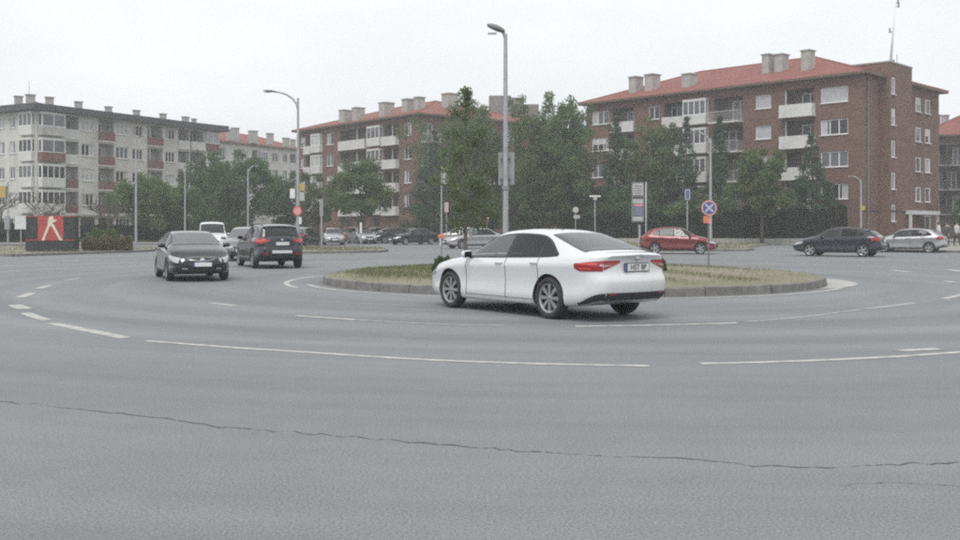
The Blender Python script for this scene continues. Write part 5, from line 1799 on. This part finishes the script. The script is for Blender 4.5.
def hedge(label, x0, x1, d0, d1, h, dep, leaf, n, seed, size=.2, z=0.0):
    rs_ = np.random.RandomState(seed)
    a, b = Vector((gx(x0, d0), d0)), Vector((gx(x1, d1), d1))
    L_ = (b - a).length
    root = thing('hedge', label, 'hedge', ((a.x + b.x) / 2, (a.y + b.y) / 2, z), math.atan2(b.y - a.y, b.x - a.x))
    u_ = rs_.uniform(-L_ / 2, L_ / 2, n)
    hh = h * (1 + .06 * np.sin(u_ * 1.7) + .04 * np.sin(u_ * 4.1 + 1))
    on_top = rs_.uniform(0, 1, n) < .25
    zz = np.where(on_top, hh * rs_.uniform(.94, 1.03, n), hh * rs_.uniform(0.02, 1, n))
    yy = np.where(on_top, rs_.uniform(-dep / 2, dep / 2, n), -dep / 2 + np.abs(rs_.normal(0, .10, n)) + .08 * np.sin(u_ * 3 + zz * 4))
    put('foliage', leaf_cloud('foliage', np.stack([u_, yy, zz], 1), size, M[leaf], rs_), root)
    c_ = MB(); c_.box(0, .05, h * .46, L_ - .1, dep - .25, h * .92)
    c_.build('branches', M['bark'], root)
hedge('tall dark clipped hedge in front of the right brick block', 722, 846, 86.5, 85.0, 3.0, 1.2, 'leaf_hedge', 26000, 1)
hedge('tall dark hedge behind the bus stop sign and the red car', 560, 721, 88, 86.6, 2.6, 1.2, 'leaf_hedge', 26000, 2)
hedge('low dark hedge in front of the grey block', 82, 190, 92, 92, 1.5, 1.0, 'leaf_hedge', 15000, 3, z=.15)
hedge('dark hedge at the left edge behind the poster board', -30, 78, 88, 90, 1.7, 1.0, 'leaf_hedge', 14000, 4, z=.15)
wl_ = thing('low_wall', 'low grey concrete wall along the foot of the tall hedges', 'wall', (0, 0, 0))
a, b = Vector((gx(556, 86.6), 86.6)), Vector((gx(850, 83.8), 83.8))
n = 20; ang = math.atan2(b.y - a.y, b.x - a.x); sl = (b - a).length / n
wmb = MB(); wmb.box(0, 0, .26, sl - .02, .22, .54); wme = wmb.mesh('wall_panel', M['concrete'])
for i in range(n):
    p_ = a + (b - a) * (i + .5) / n
    put('wall_panel', wme, wl_, (p_.x, p_.y, 0), ang)

# sparse grass tufts on the verges
def tufts(label, polys, n, leaf, seed, size=.14, name='verge_grass'):
    rs_ = np.random.RandomState(seed)
    pts = []
    for (poly, share, z) in polys:
        P_ = np.array(poly); lo, hi = P_.min(0), P_.max(0)
        q = rs_.uniform(lo, hi, size=(int(n * share * 2.5), 2))
        ins = np.zeros(len(q), bool); j = len(P_) - 1
        for i in range(len(P_)):
            c1 = (P_[i, 1] > q[:, 1]) != (P_[j, 1] > q[:, 1])
            xx = (P_[j, 0] - P_[i, 0]) * (q[:, 1] - P_[i, 1]) / (P_[j, 1] - P_[i, 1] + 1e-9) + P_[i, 0]
            ins ^= c1 & (q[:, 0] < xx); j = i
        f = .5 + .4 * np.sin(q[:, 0] * .8) * np.cos(q[:, 1] * .6 + q[:, 0] * .3)
        q = q[ins & (rs_.uniform(0, 1, len(q)) < f)]
        pts.append(np.concatenate([q, np.full((len(q), 1), z)], 1))
    tag(put(name, leaf_cloud(name, np.concatenate(pts), size, M[leaf], rs_, upright=True, aspect=.25)), label, 'grass', kind='stuff')
tufts('dry grass growing on the kerbed medians', [(vl, .4, .115), (vm, .6, .115)], 8000, 'grass', 1)
tufts('dry grass on the verge behind the red car', [(vr, 1, .115)], 7000, 'grass', 2)
tufts('green lawn in front of the grey block', [([(-72, 88), (-40, 88), (-24, 92), (-24, 105), (-72, 105)], 1, .145)], 14000, 'grass_green', 3, .2)

# ------------------------------------------------------------------ lamps, poles and signs
def pole_mesh(h, r0, r1, name='pole', m='galv', n=12):
    b = MB(); b.tube([(0, 0, 0), (0, 0, h * .02), (0, 0, h * .02 + .01), (0, 0, h)], [r0 * 1.35, r0 * 1.35, r0, r1], n)
    return b.mesh(name, M[m], smooth=True, angle=40)

def street_lamp(label, x, d, ytop, reach, drop, r0, base=0.0, head=(.62, .15, .10), group='street lamps', name='street_lamp', rise=0.6, plain=False, tilt=.06):
    """reach: metres to the side (+ right), drop: how far below the pole top the head sits"""
    h = zy(ytop, d) - base
    root = thing(name, label, 'street lamp', (gx(x, d), d, base), 0, group)
    put('pole', pole_mesh(h, r0, r0 * .55), root)
    if plain: return root
    s = 1 if reach > 0 else -1
    a_ = MB()
    pts = [(0, 0, h - rise)] + [(reach * (1 - math.cos(t)), 0, h - rise + (rise + drop) * math.sin(t)) for t in (.35, .7, 1.05, 1.35)] + [(reach, 0, h + drop)]
    a_.tube(pts, [r0 * .5] * 5 + [r0 * .45], 8)
    a_.build('arm', M['galv'], root, smooth=True)
    hd = MB()
    L_, w_, t_ = head
    rows_ = []
    for i in range(11):
        f = i / 10
        wdt = w_ * (math.sin(math.pi * (.10 + .86 * f)) ** .55)
        th = t_ * (math.sin(math.pi * (.12 + .82 * f)) ** .6)
        c_ = (reach + s * (L_ * f - .08), 0, h + drop + tilt * f)
        rows_.append([(c_[0], wdt * math.cos(q), c_[2] + th * (math.sin(q) if math.sin(q) > 0 else .55 * math.sin(q))) for q in [2 * math.pi * k / 14 for k in range(15)]])
    hd.grid(rows_)
    hd.add(rows_[0][:-1], [tuple(range(14))]); hd.add(rows_[-1][:-1], [tuple(range(13, -1, -1))])
    ho = hd.build('lamp_head', M['lamp_body'], root, smooth=True, fix=True)
    gl = MB(); gl.box(reach + s * L_ * .55, 0, h + drop - t_ * .36, L_ * .5, w_ * 1.1, .035)
    gl.build('diffuser', M['lamp_glass'], ho)
    return root

def plate(root, w, h, cx, cz, m, y=-.08, name='sign_plate', th=.02, border=None):
    b = MB(); b.box(cx, y, cz, w, th, h)
    o = b.build(name, M[m], root)
    if border:
        i = MB(); i.box(cx, y - th / 2 - .003, cz, w - .07, .006, h - .07)
        i.build('sign_face', M[border], o)
    return o

def disc(root, r, cx, cz, m, y=-.07, name='sign_disc', ring=None):
    b = MB(); b.lathe([(.001, y - .012), (r, y - .012), (r, y + .012), (.001, y + .012)], 32, 'y', c=(cx, 0, cz))
    o = b.build(name, M[ring or m], root, fix=True)
    if ring:
        i = MB(); i.lathe([(.001, y - .018), (r * .80, y - .018), (r * .80, y - .013)], 32, 'y', c=(cx, 0, cz))
        i.build('sign_face', M[m], o, fix=True)
    return o

# lamp on the island with a plate turned away
cl_ = street_lamp('tall grey lamp post with oval head and blank plate standing on the island', 505.5, 29.2, 34, -.10, .06, .095, .33, (.52, .14, .12), rise=.26, tilt=.19)
d_ = 29.2
pz = (zy(152, d_) + zy(184.5, d_)) / 2 - .33
pl = plate(cl_, .47, zy(152, d_) - zy(184.5, d_), gx(506.5, d_) - gx(505.5, d_), pz, 'sign_back', y=.13, th=.025)
br = MB()
for zz in (pz - .3, pz + .3):
    br = MB(); br.box(.0, .06, zz, .30, .12, .05); br.build('bracket', M['galv_dark'], cl_)
b2 = MB(); b2.lathe([(.105, pz - .62), (.105, pz - .52)], 12, 'z'); b2.build('clamp_band', M['paint_worn'], cl_)

ll = street_lamp('tall street lamp with long curved arm behind the dark crossover', 298, 61, 98, -1.45, .38, .12, .12, (.75, .15, .09), rise=.75)
plate(ll, .28, .48, .26, zy(190, 61), 'sign_yellow')
plate(ll, .34, .62, -.32, zy(195.5, 61), 'sign_grey', border='sign_white'); plate(ll, .30, .60, .26, zy(197, 61) - .05, 'sign_grey')
rd = disc(ll, .28, 0, zy(213, 61), 'sign_pale_red', y=-.16, ring='sign_red')
plate(ll, .16, .42, .16, zy(222.5, 61), 'sign_white', y=-.14)
street_lamp('slim lamp post with short bent head at the clipped shrubs', 136, 64, 138, .22, .05, .085, .12, (.35, .09, .06), rise=.25)
street_lamp('plain slim grey pole between the green trees left', 185, 86, 168, .1, 0, .08, .0, plain=True)
street_lamp('curved lamp before the biggest dark tree on the left', 248, 90, 169, .55, .25, .10, 0, (.5, .10, .07), rise=.5)
street_lamp('distant curved lamp left of the biggest dark tree', 211.5, 118, 190, .6, .25, .09, 0, (.5, .10, .07), rise=.5)
l7 = street_lamp('lamp with arm curving left behind the red hatchback', 710.5, 69, 138, -.85, .35, .115, .12, (.5, .12, .08), rise=.6)
l8 = street_lamp('short lamp with arm curving left beside the hedge end at the brick corner', 861, 79.5, 180, -.7, .28, .10, 0, (.4, .1, .06), rise=.4)
plate(l8, .3, .36, .12, zy(208, 79.5), 'sign_yellow')
l9 = street_lamp('thin pale grey pole left of the sapling trunk', 441.5, 84, 166, .1, 0, .085, 0, plain=True)
plate(l9, .42, 1.35, .32, zy(176, 84), 'sign_grey')

def sign_post(name, label, x, d, ytop, r=.03, base=0.0, cat='sign', m='galv', group=None):
    h = zy(ytop, d) - base
    root = thing(name, label, cat, (gx(x, d), d, base), 0, group)
    put('post', pole_mesh(h, r, r, 'post', m, 8), root)
    return root, h
# round blue sign on the island
d_ = 34.0
s_, h_ = sign_post('no_stopping_sign', 'round blue sign with red rim and cross on a thin post at the island back', 708.6, d_, 200.5, .03, .16, m='galv_dark')
cz = zy(208, d_) - .16
dc = disc(s_, .262, 0, cz, 'sign_blue', ring='sign_pale_red')
cross = MB()
for q, ln in ((45, .40), (-45, .40)):
    c_, sn = math.cos(R(q)), math.sin(R(q))
    w_ = .034
    pts = [(ln / 2 * c_ - w_ * sn / 1, ln / 2 * sn + w_ * c_), (-ln / 2 * c_ - w_ * sn, -ln / 2 * sn + w_ * c_), (-ln / 2 * c_ + w_ * sn, -ln / 2 * sn - w_ * c_), (ln / 2 * c_ + w_ * sn, ln / 2 * sn - w_ * c_)]
    yy = -.092 if q > 0 else -.095
    cross.add([(p[0] * .9, yy, cz + p[1] * .9) for p in pts], [(0, 1, 2, 3)])
cross.build('sign_cross', M['sign_cross'], dc)
plate(s_, .20, .24, -.09, cz - .39, 'sign_orange', y=-.05)
wp = plate(s_, .12, .14, .03, cz - .46, 'sign_pale_red', y=-.066, th=.006)
# bus stop totem
d_ = 61
t_ = thing('bus_stop_sign', 'tall grey bus stop panel with timetable on a post left of the red hatchback', 'sign', (gx(639.5, d_), d_, .12))
H_ = zy(182, d_) - .12
put('post', pole_mesh(H_ - 2.6, .075, .07, 'post'), t_)
b = MB(); x1 = gx(646, d_) - gx(639.5, d_)
b.tube([(x1 - .22, 0, 0), (x1, 0, 1.0), (x1, 0, H_ + .02)], .045, 8); b.build('side_post', M['galv'], t_, smooth=True)
x0, x1b = gx(631.5, d_) - gx(639.5, d_), gx(644, d_) - gx(639.5, d_)
zc0 = zy(222, d_) - .12
b = MB(); b.box((x0 + x1b) / 2, 0, (H_ + zc0) / 2, x1b - x0, .10, H_ - zc0)
pan_ = b.build('panel', M['galv_dark'], t_)
def strip(z0, z1, m, xa=.06, xb=.06, name='panel_print'):
    b = MB(); b.box((x0 + xa + x1b - xb) / 2, -.055, (z0 + z1) / 2, (x1b - xb) - (x0 + xa), .008, z1 - z0); b.build(name, M[m], pan_)
Hh = H_ - zc0
strip(H_ - Hh * .34, H_ - .08, 'sign_grey'); strip(H_ - Hh * .41, H_ - Hh * .37, 'ink'); strip(H_ - Hh * .54, H_ - Hh * .43, 'sign_grey')
strip(H_ - Hh * .60, H_ - Hh * .56, 'sign_pale_red', .16); strip(H_ - Hh * .84, H_ - Hh * .62, 'print_blue', .22, .10); strip(H_ - Hh * .97, H_ - Hh * .87, 'sign_grey')
b = MB()
for i in range(5): b.box((x0 + x1b) / 2, -.063, H_ - .25 - i * .14, (x1b - x0) * .6, .004, .03)
b.build('panel_lines', M['ink'], pan_)
# smaller signs
s_, h_ = sign_post('blue_sign', 'small blue sign on a slim post behind the red hatchback', 687.3, 75, 189.5, .045, .12)
plate(s_, .36, .75, 0, h_ - .38, 'sign_white', border='sign_blue')
s_, h_ = sign_post('post_lamp', 'small lamp post with flat white head left of the conifers', 595, 80, 197, .045, .12, 'street lamp')
b = MB(); b.box(0, 0, h_ + .06, .85, .5, .12); b.box(0, 0, h_ - .1, .3, .3, .22); b.build('lamp_head', M['sign_white'], s_)
s_, h_ = sign_post('small_sign', 'small pale sign low behind the roof of the white car', 575.5, 82, 208, .035, .12)
disc(s_, .25, 0, h_ - .15, 'sign_grey'); plate(s_, .5, .28, .1, h_ - .72, 'sign_grey')
s_, h_ = sign_post('small_sign', 'small pink and white sign on a post right of the thin pale pole', 446.5, 80, 202, .035, 0)
plate(s_, .32, .8, 0, h_ - .42, 'sign_pale_red', border='sign_grey')
s_, h_ = sign_post('marker_post', 'thin dark rod on the island at the nose of the white car', 441.3, 27.6, 236, .012, .30, 'post', 'galv_dark')
s_, h_ = sign_post('white_post', 'white post with thick top on the median before the silver saloon', 321.5, 63, 200, .055, .12, 'post')
b = MB(); b.box(0, 0, h_ - .5, .22, .10, 1.05); b.build('sign_plate', M['sign_back'], s_)
s_, h_ = sign_post('short_post', 'short white post on the median in front of the pale hatchback', 361, 66, 222, .05, .12, 'post')
plate(s_, .13, .7, 0, h_ - .4, 'sign_white', y=-.06)
s_, h_ = sign_post('small_sign', 'small sign behind the white car roof left of the central lamp', 487, 84, 215, .035, 0)
plate(s_, .35, .35, 0, h_ - .2, 'sign_orange', border='sign_grey')
hy = thing('barrier_post', 'small orange and white barrier foot beside the thin pale pole', 'barrier', (gx(440.5, 81), 81, 0))
b = MB(); b.box(0, 0, .45, .10, .10, .9); b.box(.35, 0, .45, .1, .1, .9); b.build('legs', M['sign_white'], hy)
b = MB(); b.box(.17, -.06, .75, .75, .04, .28); b.build('board', M['sign_orange'], hy)
# left edge: signal post and boards
s_, h_ = sign_post('signal_post', 'grey signal post with yellow box cut by the left edge', 8, 82, 182, .07, .1, 'signal')
plate(s_, .9, .95, -.55, h_ - .8, 'sign_yellow', th=.3); plate(s_, .38, 1.1, .02, zy(224, 82), 'sign_back', y=-.15, th=.2)
s_, h_ = sign_post('notice_board', 'small pale notice board on a post left of the red poster board', 21, 84, 216, .05, .1)
plate(s_, 1.0, 1.15, 0, h_ - .55, 'sign_grey', border='sign_white')
# red poster board
d_ = 56.5
bb = thing('poster_board', 'black board with red poster of pale crossed legs on the left median', 'billboard', (gx(52.5, d_), d_, .12))
wB = gx(77, d_) - gx(28, d_); zb0, zb1 = zy(240.5, d_) - .12, zy(216, d_) - .12
b = MB(); b.box(0, 0, (zb0 + zb1) / 2, wB, .5, zb1 - zb0); b.build('board', M['poster_black'], bb)
b = MB(); b.box(.0, 0, zb0 / 2, wB * .98, .75, zb0 - .002); b.build('plinth', M['poster_black'], bb)
xl, xr = gx(40, d_) - gx(52.5, d_), gx(65.5, d_) - gx(52.5, d_)
b = MB(); b.box((xl + xr) / 2, -.262, (zb0 + zb1) / 2, xr - xl, .02, zb1 - zb0 - .01); po = b.build('poster', M['poster_red'], bb)
b = MB(); b.box(0, -.26, zb1 - .03, wB, .03, .05); b.box(0, -.26, zb0 + .03, wB, .03, .05); b.build('border_strip', M['poster_red'], bb)
hB = zb1 - zb0; cx_ = (xl + xr) / 2
fig = MB(); yf_ = -.276
def fp(u_, v_): return (cx_ + u_ * (xr - xl), yf_, zb0 + v_ * hB)
for quad in (((-.06, .97), (.10, 1.0), (.12, .80), (-.10, .80)), ((-.10, .80), (.12, .80), (.05, .60), (-.12, .58)), ((-.12, .62), (-.02, .62), (-.24, .04), (-.34, .05)), ((.0, .66), (.12, .66), (.42, .06), (.34, .02)), ((.10, .84), (.24, .86), (.22, .78), (.10, .74)), ((-.34, .05), (-.22, .05), (-.26, .0), (-.36, .01)), ((.33, .07), (.43, .10), (.47, .01), (.36, .01))):
    yf_ -= .002
    fig.add([fp(*p) for p in quad], [(0, 1, 2, 3)])
fig.build('poster_figure', M['poster_pale'], po)
for txt, xp in (('Uni', 39), ('Com', 68)):
    me = text_mesh(txt, .34, M['sign_grey'], 'top_lettering')
    for v in me.vertices: v.co = (v.co.x * 1.25, -v.co.z - .1, v.co.y)
    put('top_lettering', me, bb, (gx(xp, d_) - gx(52.5, d_), 0, zb1 + .11))

# ------------------------------------------------------------------ people at the right edge
def person(label, x, d, h, step, top_m, leg_m, hair_m, skin, lean=0.0, rz=0.0, bulk=1.0, base=.12, arm=.15):
    k = h / 1.75
    V, E, Rr = [], [], []
    def add(p, r, par=None):
        V.append(Vector(p) * k); Rr.append(r * k)
        if par is not None: E.append((par, len(V) - 1))
        return len(V) - 1
    pel = add((0, 0, .95), .145 * bulk); 
    ch = add((0, lean * .5, 1.22), .15 * bulk, pel); sh = add((0, lean, 1.42), .13 * bulk, ch)
    nk = add((0, lean, 1.51), .055, sh); hd_ = add((0, lean + .0, 1.62), .095, nk); ht = add((0, lean, 1.71), .075, hd_)
    hands = []
    for s in (-1, 1):
        hp = add((s * .10, 0, .90), .095 * bulk, pel)
        kn = add((s * .11, -step * s * .5, .50), .065, hp); an = add((s * .11, -step * s * .75 + .02, .09), .042, kn); ft = add((s * .12, -step * s * .75 - .15, .035), .035, an)
        s1 = add((s * .19, lean, 1.40), .07 * bulk, sh); el = add((s * .25, lean + arm * s * .3, 1.12), .05 * bulk, s1); wr = add((s * .24, lean - arm, .89), .032, el)
        pm_ = add((s * .24, lean - arm - .02, .82), .03, wr)
        for f in range(4): add((s * .24 + (f - 1.5) * .016, lean - arm - .03, .74 + .008 * abs(f - 1.5)), .0085, pm_)
        add((s * .24 - s * .02, lean - arm - .06, .79), .009, pm_)
    me = bpy.data.meshes.new('person'); me.from_pydata([tuple(v) for v in V], E, [])
    o = put('tmp', me)
    md = o.modifiers.new('s', 'SKIN'); sv = me.skin_vertices[0].data
    for i, r in enumerate(Rr): sv[i].radius = (r, r)
    sv[0].use_root = True
    ss_ = o.modifiers.new('u', 'SUBSURF'); ss_.levels = 2; ss_.render_levels = 2
    bpy.context.view_layer.update()
    out = bpy.data.meshes.new_from_object(o.evaluated_get(bpy.context.evaluated_depsgraph_get()))
    bpy.data.objects.remove(o)
    for m_ in (skin, top_m, leg_m, 'under'): out.materials.append(M[m_])
    mi = []
    for p in out.polygons:
        z = p.center.z / k
        ax = abs(p.center.x) / k
        mi.append(3 if z < .075 else (2 if z < .93 and ax < .195 else (1 if z < 1.47 and (z > .90 or ax < .19) else 0)))
    out.polygons.foreach_set('material_index', mi); out.polygons.foreach_set('use_smooth', [True] * len(mi))
    out.name = 'person'
    root = thing('person', label, 'person', (gx(x, d), d, base), rz, 'people on the right pavement')
    put('body', out, root)
    hb = MB(); rows_ = []
    for i in range(7):
        ph = math.pi * .56 * i / 6
        rows_.append([(.108 * k * math.sin(ph) * math.cos(q), lean * k + .02 + .112 * k * math.sin(ph) * math.sin(q), 1.635 * k + .125 * k * math.cos(ph)) for q in [2 * math.pi * j / 12 for j in range(13)]])
    hb.grid(rows_); hb.build('hair', M[hair_m], root, smooth=True)
    fc = MB(); fc.tube([(0, lean * k - .085 * k, 1.64 * k), (0, lean * k - .115 * k, 1.605 * k)], [.012, .017], 6); fc.build('nose', M[skin], root)
mat('skin', (.45, .29, .22), .6)
mat('cloth_white', (.62, .63, .65), .9, noise=.1, nscale=6)
mat('cloth_grey', (.085, .078, .078), .9, noise=.2, nscale=6)
mat('cloth_dark', (.03, .03, .034), .9)
mat('cloth_pale', (.48, .47, .46), .9, noise=.1, nscale=6)
mat('hair_dark', (.03, .024, .02), .7)
person('person in white top walking away from the entrance, left of three', 938.8, 72.5, 1.74, .25, 'cloth_white', 'cloth_dark', 'hair_dark', 'skin', rz=R(70))
person('person in dark grey coat leaning forward, middle of three', 948, 71, 1.70, .35, 'cloth_grey', 'cloth_grey', 'hair_dark', 'skin', lean=-.10, rz=R(-60), bulk=1.3)
person('person in pale top cut by the right edge', 957, 73, 1.78, .2, 'cloth_pale', 'cloth_dark', 'hair_dark', 'skin', rz=R(30), bulk=1.05)

# ------------------------------------------------------------------ thin overcast haze
hz = MB(); hz.box(0, 290, 11.6, 900, 720, 25.4)
hzo = hz.build('haze', [])
hzo.data.materials.clear()
hm = bpy.data.materials.new('haze'); hm.use_nodes = True
ht_ = hm.node_tree; ht_.nodes.clear()
ho_ = ht_.nodes.new('ShaderNodeOutputMaterial'); pv = ht_.nodes.new('ShaderNodeVolumePrincipled')
pv.inputs['Color'].default_value = (.95, .96, .97, 1)
pv.inputs['Density'].default_value = 0.0015
pv.inputs['Anisotropy'].default_value = 0.2
ht_.links.new(pv.outputs['Volume'], ho_.inputs['Volume'])
hzo.data.materials.append(hm)
tag(hzo, 'thin pale haze in the air', 'haze', kind='stuff')
